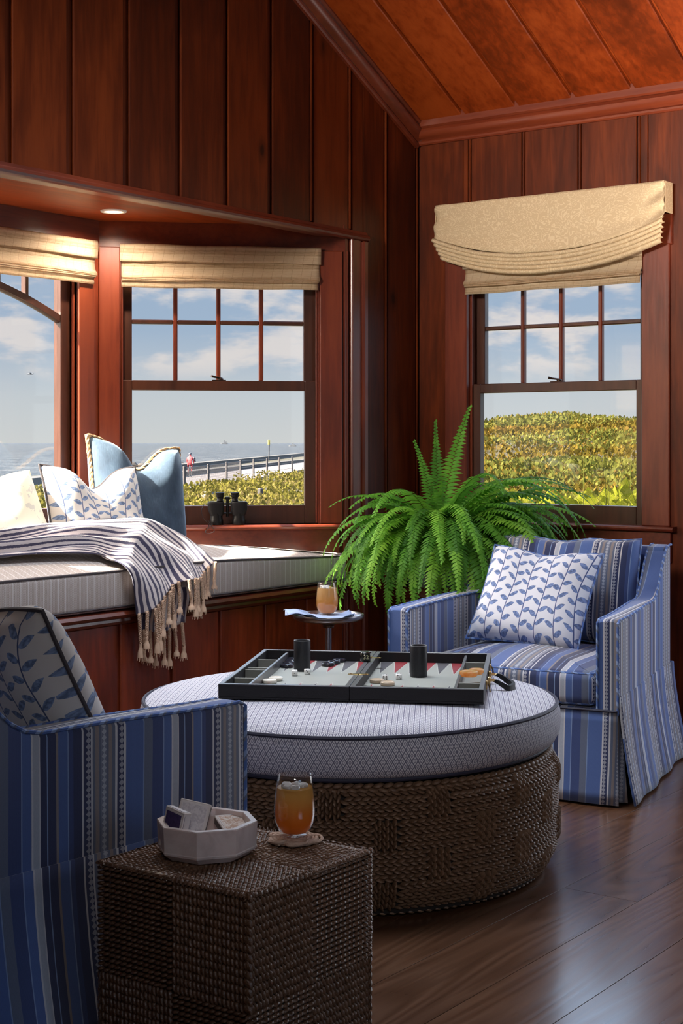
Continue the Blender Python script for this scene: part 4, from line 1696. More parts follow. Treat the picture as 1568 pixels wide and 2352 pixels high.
pl = chair_pt((-1.395, -1.248, 0), R(9.1 - 90), (-.055, .36, .462))
throw_pillow('leaf_pillow', 0.445, 0.405, 0.15, 'leaf_print_blue', 'chair_piping', 0.0045, pl, R(9.1 - 90 - 2), R(-34), R(3), 0.02, 8.3, 0.05,
             'white pillow with blue leaf vines resting on the striped armchair by the window', 'leaf print pillows')
pl = chair_pt((-3.245, -1.236, 0), R(90), (-.10, .27, .462))
throw_pillow('leaf_pillow', 0.50, 0.47, 0.17, 'leaf_print_ivory', 'charcoal_piping', 0.005, pl, R(90 - 8), R(-30), R(-2), 0.02, 11.3, 0.05,
             'white leaf print pillow on the foreground armchair at the left edge', 'leaf print pillows')


# ------------------------------------------------------------------ round ottoman
def braid(L, w, lobes, curve_r=None, thick=0.011):
    """flat plait of length L along +a, width w: two rows of slanted lobes"""
    g = G()
    for row in (-1, 1):
        for k in range(lobes):
            t = (k + .5 + (0 if row < 0 else .5)) / (lobes + .5)
            c = t * L
            ang = row * R(30)
            la, lb = L / lobes * .98, w * .285
            pts = []
            for ph, zz, rr in ((0, 0.0, 1.0), (1, .62, .80), (2, 1.0, .34)):
                for q_ in range(7):
                    th = 2 * PI * q_ / 7
                    x, y = la * rr * math.cos(th) * .72, lb * rr * math.sin(th)
                    pts.append((c + x * math.cos(ang) - y * math.sin(ang), row * w * .235 + x * math.sin(ang) * .55 + y * math.cos(ang), thick * zz))
            fs = []
            for s_ in range(2):
                for q_ in range(7):
                    fs.append((s_ * 7 + q_, s_ * 7 + (q_ + 1) % 7, (s_ + 1) * 7 + (q_ + 1) % 7, (s_ + 1) * 7 + q_))
            fs.append(tuple(14 + q_ for q_ in range(7)))
            g.add(pts, fs)
    return g


OT = Vector((-2.36, -1.312, 0))
ot = empty('round_ottoman', OT)
tag(ot, 'large round ottoman with diamond weave cushion on a braided rope drum', 'ottoman')
RB = 0.588
G().lathe([(.50, .002), (.555, .012), (RB - .02, .05), (RB - .006, .15), (RB - .006, .26), (RB - .02, .325), (RB - .06, .343), (.01, .343)], 72).build(
    'drum', 'dark_core', ot, True)
NB = 13
UNIT = 2 * PI / NB
rows_z = [(0.022, .100), (0.100, .178), (0.178, .256), (0.256, .334)]


def wrap(g, rad, z0, vertical, prof):
    """bend plait geometry onto the drum: x along, y across, z out"""
    out = []
    for p in g.v:
        if vertical:
            zz = z0 + p.x; ang = p.y / rad
        else:
            zz = z0 + p.y; ang = p.x / rad
        r_ = prof(zz) + p.z
        out.append(Vector((r_ * math.cos(ang), r_ * math.sin(ang), zz)))
    g.v = out
    return g


def drum_r(z):
    return RB - .006 - .05 * max(0, (.09 - z) / .09) ** 1.6 - .035 * max(0, (z - .29) / .05) ** 2


SWID = .0195
aw = 3 * .0195 / RB                       # angular width of the upright group
for ri, (z0, z1) in enumerate(rows_z):
    Lh = (UNIT - aw) * RB + .006
    meshes = [wrap(braid(Lh, .0200, 10, thick=.015), RB, z0 + .0195 * (j + .5), False, drum_r).mesh('rope_strand', True, None, 60) for j in range(4)]
    vm = wrap(braid(z1 - z0 + .006, .0200, 4, thick=.021), RB, z0 - .003, True, drum_r).mesh('cross_strand', True, None, 60)
    for k in range(NB):
        a0 = UNIT * (k + .5 * (ri % 2)) + .1
        for j in range(4):
            if ri == 0 and j == 0 and False: continue
            o = link('rope_strand', meshes[j], 'hyacinth_rope', ot); o.rotation_euler = (0, 0, a0)
        for j in range(3):
            o = link('cross_strand', vm, 'hyacinth_rope', ot); o.rotation_euler = (0, 0, a0 - aw + (j + .5) * aw / 3)
# rope rim along the top and the foot
for zz, rr in ((.333, RB - .022), (.018, RB - .046)):
    g = braid(2 * PI * rr, .024, 140, thick=.014)
    g.v = [Vector(((rr + p.z) * math.cos(p.x / rr), (rr + p.z) * math.sin(p.x / rr), zz + p.y)) for p in g.v]
    g.build('rope_rim', 'hyacinth_rope', ot, True, None, 60)
# cushion
RC = 0.603
prof = [(.01, .348), (.40, .348), (.53, .350), (.565, .354), (.588, .368), (.600, .392), (RC, .420), (.601, .445), (.594, .462), (.580, .472),
        (.52, .480), (.42, .486), (.28, .490), (.12, .492), (.005, .4925)]
g = G(); n = 96
secs = []; uvs = []
arc = 0
for i, (r_, z_) in enumerate(prof):
    z_ = z_
    if i: arc += math.hypot(r_ - prof[i - 1][0], z_ - prof[i - 1][1])
    secs.append([(r_ * math.cos(2 * PI * k / n), r_ * math.sin(2 * PI * k / n), z_ + (.003 * math.sin(6 * PI * k / n) if .36 < z_ < .47 else 0)) for k in range(n)])
def ot_uv(me):
    L = me.uv_layers['UVMap'].data
    for poly in me.polygons:
        cz = poly.center
        side = abs(poly.normal.z) < .75
        a0 = math.atan2(cz.y, cz.x)
        for li in poly.loop_indices:
            p = me.vertices[me.loops[li].vertex_index].co
            if side:
                a = math.atan2(p.y, p.x)
                if a - a0 > PI: a -= 2 * PI
                if a - a0 < -PI: a += 2 * PI
                L[li].uv = (a * RC, p.z)
            else:
                c_, s_ = math.cos(R(28)), math.sin(R(28))
                L[li].uv = (p.x * c_ - p.y * s_, p.x * s_ + p.y * c_)
oc = G().loft(secs).build('cushion', 'diamond_weave', ot, True, sharp=80)
ot_uv(oc.data)
for rr, zz in ((.592, .466), (.572, .356)):
    G().tube([(rr * math.cos(2 * PI * k / 96), rr * math.sin(2 * PI * k / 96), zz + .003 * math.sin(6 * PI * k / 96)) for k in range(96)], .0055, 6, ring=True).build(
        'piping', 'navy_piping', oc, True)


# ------------------------------------------------------------------ woven cube table
CU = (-3.69, -2.005); CS = 0.375; CH = 0.42
cb = empty('woven_cube_table', (CU[0], CU[1], 0))
tag(cb, 'dark woven seagrass cube side table in the foreground', 'side table')
G().box(-CS / 2 + .01, CS / 2 - .01, -CS / 2 + .01, CS / 2 - .01, 0.004, CH - .008, .02).build('core', 'dark_core', cb)


def rope_panel(size_a, size_b, nrope, nlobe, th=.0075):
    """parallel twisted ropes running along a, side by side along b, bulging +z"""
    g = G()
    wb = size_b / nrope
    rr = random.Random(nrope * 7 + nlobe)
    for r_ in range(nrope):
        for k in range(nlobe):
            c = (k + .5 + rr.uniform(-.08, .08)) / nlobe * size_a; cy = (r_ + .5) * wb
            ang = R(33) * (1 if r_ % 2 == 0 else 1) + rr.uniform(-.08, .08)
            la, lb = size_a / nlobe * .78, wb * .42
            hgt = th * rr.uniform(.8, 1.1)
            pts = []
            for zz, s_ in ((0, 1.0), (.7, .72)):
                for q_ in range(6):
                    t = 2 * PI * q_ / 6
                    x, y = la * s_ * math.cos(t), lb * s_ * math.sin(t)
                    pts.append((c + x * math.cos(ang) - y * math.sin(ang), cy + x * math.sin(ang) * .5 + y * math.cos(ang), hgt * zz))
            pts.append((c, cy, hgt))
            fs = [(q_, (q_ + 1) % 6, 6 + (q_ + 1) % 6, 6 + q_) for q_ in range(6)] + [(6 + q_, 6 + (q_ + 1) % 6, 12) for q_ in range(6)]
            g.add(pts, fs)
    return g


hs, hh = CS / 2, CH / 2
pm_a = rope_panel(hs, hh, 21, 13).mesh('woven_panel', True, None, 70)          # ropes across the face
pm_b = rope_panel(hh, hs, 19, 14).mesh('woven_panel', True, None, 70)          # ropes up the face
pm_t = rope_panel(hs, hs, 19, 13).mesh('woven_panel', True, None, 70)
e = hs - .009
for f in range(4):                               # four sides
    F = Matrix.Rotation(f * PI / 2, 4, 'Z') @ Matrix.Translation((0, -e, 0))
    for i in (0, 1):
        for j in (0, 1):
            alt = (i + j + f) % 2
            x0, z0 = (i - 1) * hs, j * hh
            if alt == 0:
                Mp = F @ Matrix.Translation((x0, 0, z0)) @ Matrix.Rotation(PI / 2, 4, 'X')
                o = link('woven_panel', pm_a, 'seagrass_rope', cb)
            else:
                Mp = F @ Matrix.Translation((x0 + hs, 0, z0)) @ Matrix.Rotation(PI / 2, 4, 'X') @ Matrix.Rotation(PI / 2, 4, 'Z')
                o = link('woven_panel', pm_b, 'seagrass_rope', cb)
            o.matrix_local = Mp
            o['kind'] = 'stuff'
for i in (0, 1):
    for j in (0, 1):
        Mp = Matrix.Translation(((i - 1) * hs, (j - 1) * hs, CH - .0085))
        if (i + j) % 2: Mp = Mp @ Matrix.Translation((hs, 0, 0)) @ Matrix.Rotation(PI / 2, 4, 'Z')
        o = link('woven_panel', pm_t, 'seagrass_rope', cb); o.matrix_local = Mp; o['kind'] = 'stuff'
# bound edges
rim = rope_panel(CS, .016, 2, 34, .008).mesh('edge_rope', True, None, 70)
for f in range(4):
    F = Matrix.Rotation(f * PI / 2, 4, 'Z')
    o = link('edge_rope', rim, 'seagrass_rope', cb); o['kind'] = 'stuff'
    o.matrix_local = F @ Matrix.Translation((-hs, -hs + .012, CH - .016)) @ Matrix.Rotation(R(45), 4, 'X')


# ------------------------------------------------------------------ small drinks table
TB = (-1.560, -0.640)
dt = empty('drinks_table', (TB[0], TB[1], 0))
tag(dt, 'small round pewter pedestal drinks table beside the window seat', 'side table')
G().lathe([(.002, .565), (.110, .566), (.124, .572), (.1285, .582), (.127, .588), (.1235, .588), (.121, .579), (.112, .5745), (.002, .574)], 56).build('tray_top', 'pewter', dt, True, sharp=50)
G().lathe([(.0015, .540), (.020, .540), (.020, .548), (.026, .552), (.026, .566), (.0015, .566)], 24).build('collar', 'bronze', dt, True)
G().lathe([(.0115, .012), (.0115, .541)], 20).build('pole', 'pewter', dt, True)
G().lathe([(.002, .0), (.105, .0), (.108, .006), (.098, .011), (.02, .018), (.012, .03), (.002, .03)], 48).build('base', 'pewter', dt, True, sharp=50)


# ------------------------------------------------------------------ backgammon set on the ottoman
def text_mesh(txt, size, depth=0.0004):
    c = bpy.data.curves.new('txt', 'FONT'); c.body = txt; c.size = size; c.extrude = depth
    c.align_x = 'CENTER'; c.align_y = 'CENTER'
    o = bpy.data.objects.new('txt', c); COL.objects.link(o)
    me = bpy.data.meshes.new_from_object(o.evaluated_get(bpy.context.evaluated_depsgraph_get()))
    bpy.data.objects.remove(o)
    return me


BZ = 0.4935
BA = R(-61.3)
BM = Matrix.Translation((-2.245, -1.280, BZ)) @ Matrix.Rotation(BA, 4, 'Z')
bg_ = empty('backgammon_case', (-2.245, -1.280, BZ), BA)
tag(bg_, 'open black leather backgammon case lying on the round ottoman', 'board game')
HX, HY, TW, HT = .365, .350, .013, .042
TRAY = .066
for sd in (-1, 1):
    X0, X1 = (-HX, -.0008) if sd < 0 else (.0008, HX)
    g = G()
    g.box(X0, X1, -HY, HY, 0, .007, .001)
    for a in ((X0, X1, -HY, -HY + TW), (X0, X1, HY - TW, HY), (X0, X0 + TW, -HY + TW, HY - TW), (X1 - TW, X1, -HY + TW, HY - TW)):
        g.box(*a, .007, HT - .003)
    half = g.build('case_half', 'black_leather', bg_)
    g = G()
    for a in ((X0, X1, -HY, -HY + TW), (X0, X1, HY - TW, HY), (X0, X0 + TW, -HY + TW, HY - TW), (X1 - TW, X1, -HY + TW, HY - TW)):
        g.box(*a, HT - .003, HT, .0008)
    g.build('rim', 'case_rim', half)
    # tray at the outer end
    tx = X0 + TW + TRAY if sd < 0 else X1 - TW - TRAY
    g = G(); g.box(tx - .004, tx + .004, -HY + TW, HY - TW, .007, .036, .001); g.build('tray_wall', 'case_rim', half)
    xo = (X0 + TW, tx - .004) if sd < 0 else (tx + .004, X1 - TW)
    G().box(xo[0], xo[1], -HY + TW, HY - TW, .0072, .010).build('tray_lining', 'grey_felt_dark', half)
    for yy in ((-.19, -.03, .01, .18) if sd < 0 else (-.20, .20)):
        G().box(xo[0], xo[1], yy - .003, yy + .003, .008, .034, .001).build('tray_divider', 'grey_felt_dark', half)
    # field and points
    fx = (tx + .004, X1 - TW) if sd < 0 else (X0 + TW, tx - .004)
    G().box(fx[0], fx[1], -HY + TW, HY - TW, .0072, .0095).build('playing_field', 'grey_felt', half)
    pw = (fx[1] - fx[0]) / 6
    for k in range(6):
        for e_ in (-1, 1):
            yb = e_ * (HY - TW); yt = e_ * (HY - TW - .245)
            xa = fx[0] + pw * k
            red = (k + (e_ > 0)) % 2 == 0
            for ins, z0, z1, mm in ((.0, .0094, .0097, 'point_edge'), (.0022, .0096, .0100, 'point_red' if red else 'point_charcoal')):
                tri = [(xa + ins, yb), (xa + pw - ins, yb), (xa + pw / 2, yt + e_ * ins * 6)]
                G().loft([[(x, y, z0) for x, y in tri], [(x, y, z1) for x, y in tri]]).build('point' if ins else 'point_border', mm, half)
# brass hinges across the bar
for yy in (.20, -.135):
    g = G()
    g.box(-.030, .030, yy - .009, yy + .009, HT, HT + .0012, .0004)
    g.tube([(0, yy - .010, HT + .002), (0, yy + .010, HT + .002)], .0026, 8)
    for xx in (-.022, .022):
        g.lathe([(.0005, .0), (.0035, .0), (.003, .0015), (.0005, .002)], 8, (xx, yy, HT + .001))
    g.build('hinge', 'brass', bg_, True)
# carrying handle and catches on the right end
hd_ = empty('handle', (HX, 0, 0), 0, bg_)
pth = spline([(.020, -.055, .020), (.032, -.060, .016), (.058, -.052, -.001), (.072, -.022, -.004), (.074, .022, -.004), (.060, .052, .001), (.034, .060, .016), (.020, .055, .020)], 6)
secs = []
for i, p in enumerate(pth):
    t = i / (len(pth) - 1); w = .006 + .012 * math.sin(PI * t); th = .005
    a = pth[max(0, i - 1)]; b = pth[min(len(pth) - 1, i + 1)]; tg = (b - a).normalized()
    nrm_ = Vector((-tg.y, tg.x, 0)).normalized(); up_ = tg.cross(nrm_)
    secs.append([p + nrm_ * c_ + up_ * d_ for c_, d_ in ((-th, -w * .5), (th, -w * .5), (th * 1.1, 0), (th, w * .5), (-th, w * .5), (-th * 1.1, 0))])
G().loft(secs).build('grip', 'black_leather', hd_, True, sharp=60)
for yy in (-.055, .055):
    g = G(); g.box(0, .010, yy - .010, yy + .010, .010, .030, .002)
    g.tube([(.006, yy - .008, .021), (.020, yy - .008, .021), (.024, yy, .021), (.020, yy + .008, .021), (.006, yy + .008, .021)], .003, 8)
    g.build('handle_mount', 'brass', hd_, True)
for yy in (-.16, .16):
    g = G(); g.box(0, .004, yy - .009, yy + .009, .012, .036, .001)
    g.tube([(.004, yy - .005, .030), (.010, yy - .005, .022), (.012, yy - .005, .004), (.012, yy + .005, .004), (.010, yy + .005, .022), (.004, yy + .005, .030)], .0022, 6)
    g.build('catch', 'brass', bg_, True).location = (HX, 0, 0)

FZ = .0102


def on_board(x, y, z=FZ):
    return BM @ Vector((x, y, z))


def dice_cup(x, y, label):
    o = empty('dice_cup', on_board(x, y)); tag(o, label, 'dice cup', 'dice cups')
    G().lathe([(.001, 0), (.0245, 0), (.0255, .002), (.0255, .090), (.0250, .0925), (.0225, .0925), (.0220, .090), (.0215, .006), (.001, .005)], 40).build('body', 'charcoal_leather', o, True, sharp=50)
    G().lathe([(.0213, .0065), (.0219, .088), (.0214, .088), (.0205, .0070)], 40, caps=False).build('lining', 'cup_lining', o, True)
    G().tube([(.0240 * math.cos(t * PI / 20), .0240 * math.sin(t * PI / 20), .0922) for t in range(40)], .0016, 6, ring=True).build('rim', 'case_rim', o, True)


dice_cup(-.205, .125, 'black leather dice cup beside the black checkers on the left half of the board')
dice_cup(.158, .055, 'black leather dice cup on the right half of the board')


def die(x, y, rz, front, label):
    s = .0083
    o = empty('die', on_board(x, y, FZ), BA + rz); tag(o, label, 'die', 'white dice on the board')
    G().box(-s, s, -s, s, 0, 2 * s, .0018).build('body', 'dice_white', o, True, sharp=50)
    P = {1: [(0, 0)], 2: [(-1, 1), (1, -1)], 3: [(-1, 1), (0, 0), (1, -1)], 4: [(-1, -1), (1, 1), (-1, 1), (1, -1)], 6: [(-1, a) for a in (-1, 0, 1)] + [(1, a) for a in (-1, 0, 1)]}
    P[5] = P[4] + [(0, 0)]
    tops = {1: 2, 3: 5, 6: 4}
    faces = [(front, lambda a, b: ((a, -s - .0001, s + b), 'y')), (tops[front], lambda a, b: ((a, b, 2 * s + .0001), 'z')), (2 if front == 6 else 4, lambda a, b: ((s + .0001, a, s + b), 'x'))]
    for n_, f_ in faces:
        for a, b in P[n_]:
            p, ax = f_(a * s * .52, b * s * .52)
            g = G()
            T = Matrix.Translation(p) @ {'z': Matrix(), 'y': Matrix.Rotation(PI / 2, 4, 'X'), 'x': Matrix.Rotation(PI / 2, 4, 'Y')}[ax]
            g.M = T
            g.lathe([(.0001, -.0003), (.0015, -.0003), (.0015, .0002), (.0001, .0002)], 8)
            g.build('pip', 'pip_ink', o)


die(-.212, .024, R(6), 1, 'white die showing one dot in front of the left dice cup')
die(-.178, .052, R(20), 3, 'white die showing three dots right beside the left dice cup')
die(.066, -.030, R(4), 6, 'white die showing six dots near the hinged bar')
die(.104, -.008, R(18), 3, 'white die showing three dots in front of the right dice cup')


# doubling cube with 32 facing
dc = empty('doubling_cube', on_board(-.010, .120, HT), BA + R(16)); tag(dc, 'black doubling cube showing 32 standing on the hinged bar', 'cube')
s = .0145
G().box(-s, s, -s, s, 0, 2 * s, .003).build('body', 'dice_black', dc, True, sharp=50)
o = link('numeral', text_mesh('32', .017), 'gold_ink', dc); o.location = (0, -s - .0002, s); o.rotation_euler = (R(90), 0, 0)
o = link('numeral', text_mesh('2', .016), 'gold_ink', dc); o.location = (s + .0002, 0, s); o.rotation_euler = (R(90), R(-90), R(90))


def checker(x, y, m_, label, group, z=FZ, tilt=0.0):
    o = empty('checker', on_board(x, y, z), BA); tag(o, label, 'checker', group)
    o.rotation_euler = (tilt, 0, BA)
    r_ = .0210
    G().lathe([(.001, 0), (r_ - .002, 0), (r_, .0022), (r_, .0080), (r_ - .002, .0102), (r_ - .006, .0098), (r_ - .007, .0090), (.001, .0088)], 36).build('disc', m_, o, True, sharp=40)
    G().tube([((r_ - .0045) * math.cos(t * PI / 16), (r_ - .0045) * math.sin(t * PI / 16), .0100) for t in range(32)], .0006, 5, ring=True).build('groove_ring', m_, o, True)


nm4 = ['nearest', 'second', 'third', 'farthest']
for k, yy in enumerate((.185, .232, .279, .322)):
    checker(-.262, yy, 'checker_black', f'black checker along the left tray, {nm4[k]} of the row of four', 'black checkers')
for k, (xx, yy) in enumerate(((-.140, .232), (-.128, .278), (-.116, .320))):
    checker(xx, yy, 'checker_black', f'black checker on the back red point left of the bar, {["nearest", "middle", "farthest"][k]} of three', 'black checkers')
checker(-.252, -.075, 'checker_ivory', 'ivory checker lying near the left tray behind the front rim', 'ivory checkers')
checker(-.262, -.122, 'checker_ivory', 'ivory checker close behind the front rim, partly hidden by it', 'ivory checkers')
checker(.046, -.075, 'checker_horn', 'pale horn coloured checker lying right of the hinged bar', 'ivory checkers')
checker(.082, -.118, 'checker_horn', 'pale horn coloured checker just behind the front rim right of the bar', 'ivory checkers')


# amber dish in the right tray
def amber(x, y, z, r_, label):
    o = empty('amber_checker', on_board(x, y, z), BA); tag(o, label, 'checker', 'amber pieces on the tray')
    G().lathe([(.001, 0), (r_ - .006, 0), (r_ - .001, .005), (r_, .012), (r_ - .001, .0150), (r_ - .004, .0160), (r_ - .008, .0145), (.001, .0140)], 36).build('disc', 'amber_onyx', o, True, sharp=50)


amber(.314, -.095, .0365, .027, 'translucent amber disc resting on the right tray, left of its pair')
amber(.334, -.052, .0365, .022, 'smaller translucent amber disc behind the larger one on the right tray')


# ------------------------------------------------------------------ drinks
def drink(name, loc, tea, fill, label, lemon, seed):
    rd = random.Random(seed)
    o = empty(name, loc); tag(o, label, 'glass', 'stemless glasses of iced tea')
    outer = [(.001, 0), (.022, .0), (.0265, .002), (.0325, .012), (.0385, .026), (.0408, .042), (.0405, .058), (.0385, .080), (.0355, .102), (.0338, .117)]
    inner = [(.0325, .117), (.0342, .102), (.0372, .080), (.0392, .058), (.0395, .042), (.0372, .026), (.0312, .0135), (.024, .006), (.001, .005)]
    G().lathe(outer + [(.0333, .1178)] + inner, 48).build('bowl', 'clear_glass', o, True, sharp=50)
    liq = [(.001, .0056), (.0238, .0066), (.0308, .0140), (.0368, .0264), (.0390, .042), (.0387, .058), (.0368, .080)]
    rf_ = lerp(.0368, .0340, (fill - .080) / .022)
    G().lathe(liq + [(rf_, fill), (.001, fill)], 48).build('iced_tea', tea, o, True, sharp=50)
    for k in range(6):
        a = k * 1.15 + rd.random(); rr = .017 if k else .0
        g = G(Matrix.Translation((rr * math.cos(a), rr * math.sin(a), fill - .002 + rd.uniform(-.003, .004))) @ Matrix.Rotation(rd.uniform(0, 3), 4, 'Z') @ Matrix.Rotation(rd.uniform(-.5, .5), 4, 'X'))
        g.box(-.009, .009, -.0085, .0085, -.008, .008, .003)
        g.build('ice_cube', 'ice', o, True)
    if lemon:
        g = G(Matrix.Translation((.004, -.016, fill + .004)) @ Matrix.Rotation(R(20), 4, 'Z') @ Matrix.Rotation(R(15), 4, 'Y'))
        pts = [(.016 * math.cos(t * PI / 10), -.022 * math.sin(t * PI / 10)) for t in range(11)]
        g.loft([[(x, -.003, z) for x, z in pts], [(x, .003, z) for x, z in pts]])
        g.build('lemon_wedge', 'lemon_flesh', o, True, sharp=50)
    return o


# coaster: coiled cord with loose loops
co = empty('rope_coaster', (-3.556, -2.040, CH)); tag(co, 'small coiled cord coaster under the front glass', 'coaster')
pts = []
for i in range(190):
    t = i / 189; a = t * 2 * PI * 5.5; r_ = .008 + .040 * t
    pts.append((r_ * math.cos(a), r_ * math.sin(a), .0045))
G().tube(pts, .0043, 6).build('coil', 'coaster_cord', co, True)
for a0 in (.4, 1.6, 2.8, 3.9, 5.2):
    pts = []
    for i in range(24):
        t = i / 24 * 2 * PI
        lx, ly = .040 + .014 * math.cos(t), .020 * math.sin(t)
        pts.append((lx * math.cos(a0) - ly * math.sin(a0), lx * math.sin(a0) + ly * math.cos(a0), .0065 + .002 * math.sin(t)))
    G().tube(pts, .0032, 5, ring=True).build('loop', 'coaster_cord', co, True)
drink('iced_tea_glass', (-3.552, -2.037, CH + .0112), 'iced_tea', .094, 'stemless glass of amber iced tea on the cord coaster in the foreground', False, 2)
drink('iced_tea_glass', (-1.530, -0.612, .5815), 'pale_iced_tea', .096, 'stemless glass of pale iced tea with lemon on the small round table', True, 5)

# napkin under the far glass
nk = empty('napkin', (TB[0], TB[1], .575)); tag(nk, 'folded light blue linen napkin hanging over the rim of the small round table', 'napkin')
def nap(a, b, lay):
    ax, ay = lerp(-.085, .155, a), lerp(-.070, .085, b)
    ang = R(128) + .1 * lay
    x, y = ax * math.cos(ang) - ay * math.sin(ang), ax * math.sin(ang) + ay * math.cos(ang)
    d = math.hypot(x, y)
    z = .0018 + .0022 * lay + .016 * smooth01((d - .085) / .03) + .014 * abs(noise.noise(Vector((a * 4 + lay, b * 3, lay)))) * (0.2 + .8 * abs(b - .5) * 2)
    z += .010 * smooth01((a - .55) / .3) * math.sin(b * PI)
    return Vector((x, y, max(z, .0012 + .0022 * lay)))
for lay in (0, 1):
    g = G(); g.sheet(lambda a, b: nap(a, b, lay), 26, 16)
    o = g.build('fold', 'blue_napkin', nk, True, 'vert', 80)
    sm = o.modifiers.new('thickness', 'SOLIDIFY'); sm.thickness = .0014; sm.offset = 0

# ------------------------------------------------------------------ octagonal bowl with card boxes
bo = empty('octagonal_bowl', (-3.722, -1.958, CH), R(8)); tag(bo, 'white alabaster octagonal bowl holding card boxes on the woven cube', 'bowl')
def octo(r_, z): return [(r_ * math.cos(PI / 8 + k * PI / 4), r_ * math.sin(PI / 8 + k * PI / 4) * .98, z) for k in range(8)]
G().loft([octo(.080, 0), octo(.096, .012), octo(.0975, .016), octo(.0965, .018), octo(.0985, .062), octo(.0975, .064), octo(.086, .064), octo(.085, .062), octo(.080, .014), octo(.02, .012)]).build(
    'body', 'onyx_white', bo)


def card_box(loc, rot, face, label, w=.060, h=.086, t=.018, side='card_edge'):
    o = empty('card_box', loc); tag(o, label, 'card box', 'card boxes in the bowl')
    o.rotation_euler = rot
    G().box(-w / 2, w / 2, -t / 2, t / 2, 0, h, .0012).build('box', 'card_paper', o)
    for s_ in (-1, 1):
        G().box(-w / 2 + .004, w / 2 - .004, s_ * (t / 2 - .0003), s_ * (t / 2 + .0006), .004, h - .004, .0002).build('face_panel', face, o)
        G().box(s_ * (w / 2 - .0003), s_ * (w / 2 + .0006), -t / 2 + .003, t / 2 - .003, .004, h - .004, .0002).build('side_band', side, o)
    G().box(-w / 2 + .004, w / 2 - .004, -t / 2 + .003, t / 2 - .003, h - .0003, h + .0006, .0002).build('top_band', side, o)
    return o


card_box((-3.787, -1.925, CH + .016), (R(-10), R(6), R(-100)), 'card_box_purple', 'dark purple card box leaning at the left of the bowl', .056, .076, side='card_box_purple')
card_box((-3.752, -1.930, CH + .016), (R(-24), R(12), R(-58)), 'card_box_grey', 'grey patterned card box leaning in the middle of the bowl', .060, .084)
card_box((-3.690, -2.015, CH + .034), (R(-80), R(0), R(-34)), 'card_box_white', 'pale card box with brown picture lying flat across the bowl', .060, .084)

# ------------------------------------------------------------------ binoculars on the window stool
bp = M_SIDE @ Vector((.545, -0.018, .850))
bi = empty('binoculars', bp, R(-45)); tag(bi, 'black binoculars standing upright on the sill of the bay side window', 'binoculars')
for sd in (-1, 1):
    x = sd * .048
    g = G()
    g.lathe([(.001, 0), (.029, 0), (.030, .003), (.030, .020), (.027, .026), (.026, .050)], 28, (x, 0, 0))
    g.build('objective_barrel', 'black_metal', bi, True, sharp=50)
    g = G()
    secs = []
    for z, hw_, hd2 in ((.040, .026, .024), (.050, .031, .026), (.066, .0345, .027), (.092, .036, .027), (.098, .035, .026), (.100, .032, .023)):
        cx_ = sd * (.050 if z > .05 else .048) 
        secs.append([(cx_ + hw_ * math.copysign(abs(math.cos(t)) ** .6, math.cos(t)), hd2 * math.copysign(abs(math.sin(t)) ** .6, math.sin(t)), z) for t in [2 * PI * k / 24 for k in range(24)]])
    g.loft(secs).build('prism_housing', 'black_leather', bi, True, sharp=50)
    G().lathe([(.014, .098), (.015, .104), (.013, .106), (.0135, .118), (.0175, .120), (.018, .128), (.0165, .129), (.019, .132), (.0195, .138), (.018, .139), (.010, .137), (.001, .136)], 24, (sd * .032, 0, 0)).build('eyepiece', 'black_metal', bi, True, sharp=50)
g = G(); g.tube([(0, 0, .035), (0, 0, .112)], .0065, 14); g.tube([(0, 0, .108), (0, 0, .120)], .0105, 18)
g.box(-.040, .040, -.006, .006, .086, .094, .002); g.box(-.036, .036, -.005, .005, .046, .054, .002); g.box(-.032, .032, -.004, .004, .112, .117, .001)
g.build('hinge_bridge', 'black_metal', bi, True, sharp=50)
st_ = spline([(-.082, 0, .092), (-.100, -.006, .086), (-.112, -.010, .060), (-.104, -.020, .028), (-.088, -.030, .012), (-.082, -.034, .004), (-.088, -.040, -.012), (-.098, -.045, -.028),
              (-.084, -.048, -.034), (-.060, -.046, -.024), (-.075, -.036, .005), (-.085, -.024, .020)], 7)
secs = []
for i, p in enumerate(st_):
    secs.append([p + Vector((-.001, -.004, 0)), p + Vector((.001, -.004, 0)), p + Vector((.001, .004, .001)), p + Vector((-.001, .004, .001))])
G().loft(secs).build('neck_strap', 'black_leather', bi, True)

# ------------------------------------------------------------------ fern in a china planter on a wooden stand
FP = (-0.56, -0.47)
sd_ = empty('plant_stand', (FP[0], FP[1], 0)); tag(sd_, 'dark round mahogany plant stand with turned legs in the corner', 'plant stand')
G().lathe([(.001, .545), (.135, .548), (.165, .560), (.182, .585), (.186, .605), (.180, .612), (.172, .606), (.160, .575), (.13, .560), (.001, .556)], 48).build('bowl_top', 'stand_mahogany', sd_, True, sharp=50)
for k in range(4):
    a = k * PI / 2 + R(52)
    cx_, cy_ = .135 * math.cos(a), .135 * math.sin(a)
    pr = []
    z = .0
    pr.append((.012, 0)); 
    for i in range(15):
        z0 = .01 + i * .0345
        pr += [(.010, z0), (.0165, z0 + .010), (.0165, z0 + .020), (.010, z0 + .030)]
    pr.append((.012, .552))
    G().lathe(pr, 14, (cx_, cy_, 0)).build('leg', 'stand_mahogany', sd_, True, sharp=60)
G().lathe([(.001, .14), (.125, .14), (.130, .148), (.125, .156), (.001, .156)], 36).build('lower_shelf', 'stand_mahogany', sd_, True, sharp=50)

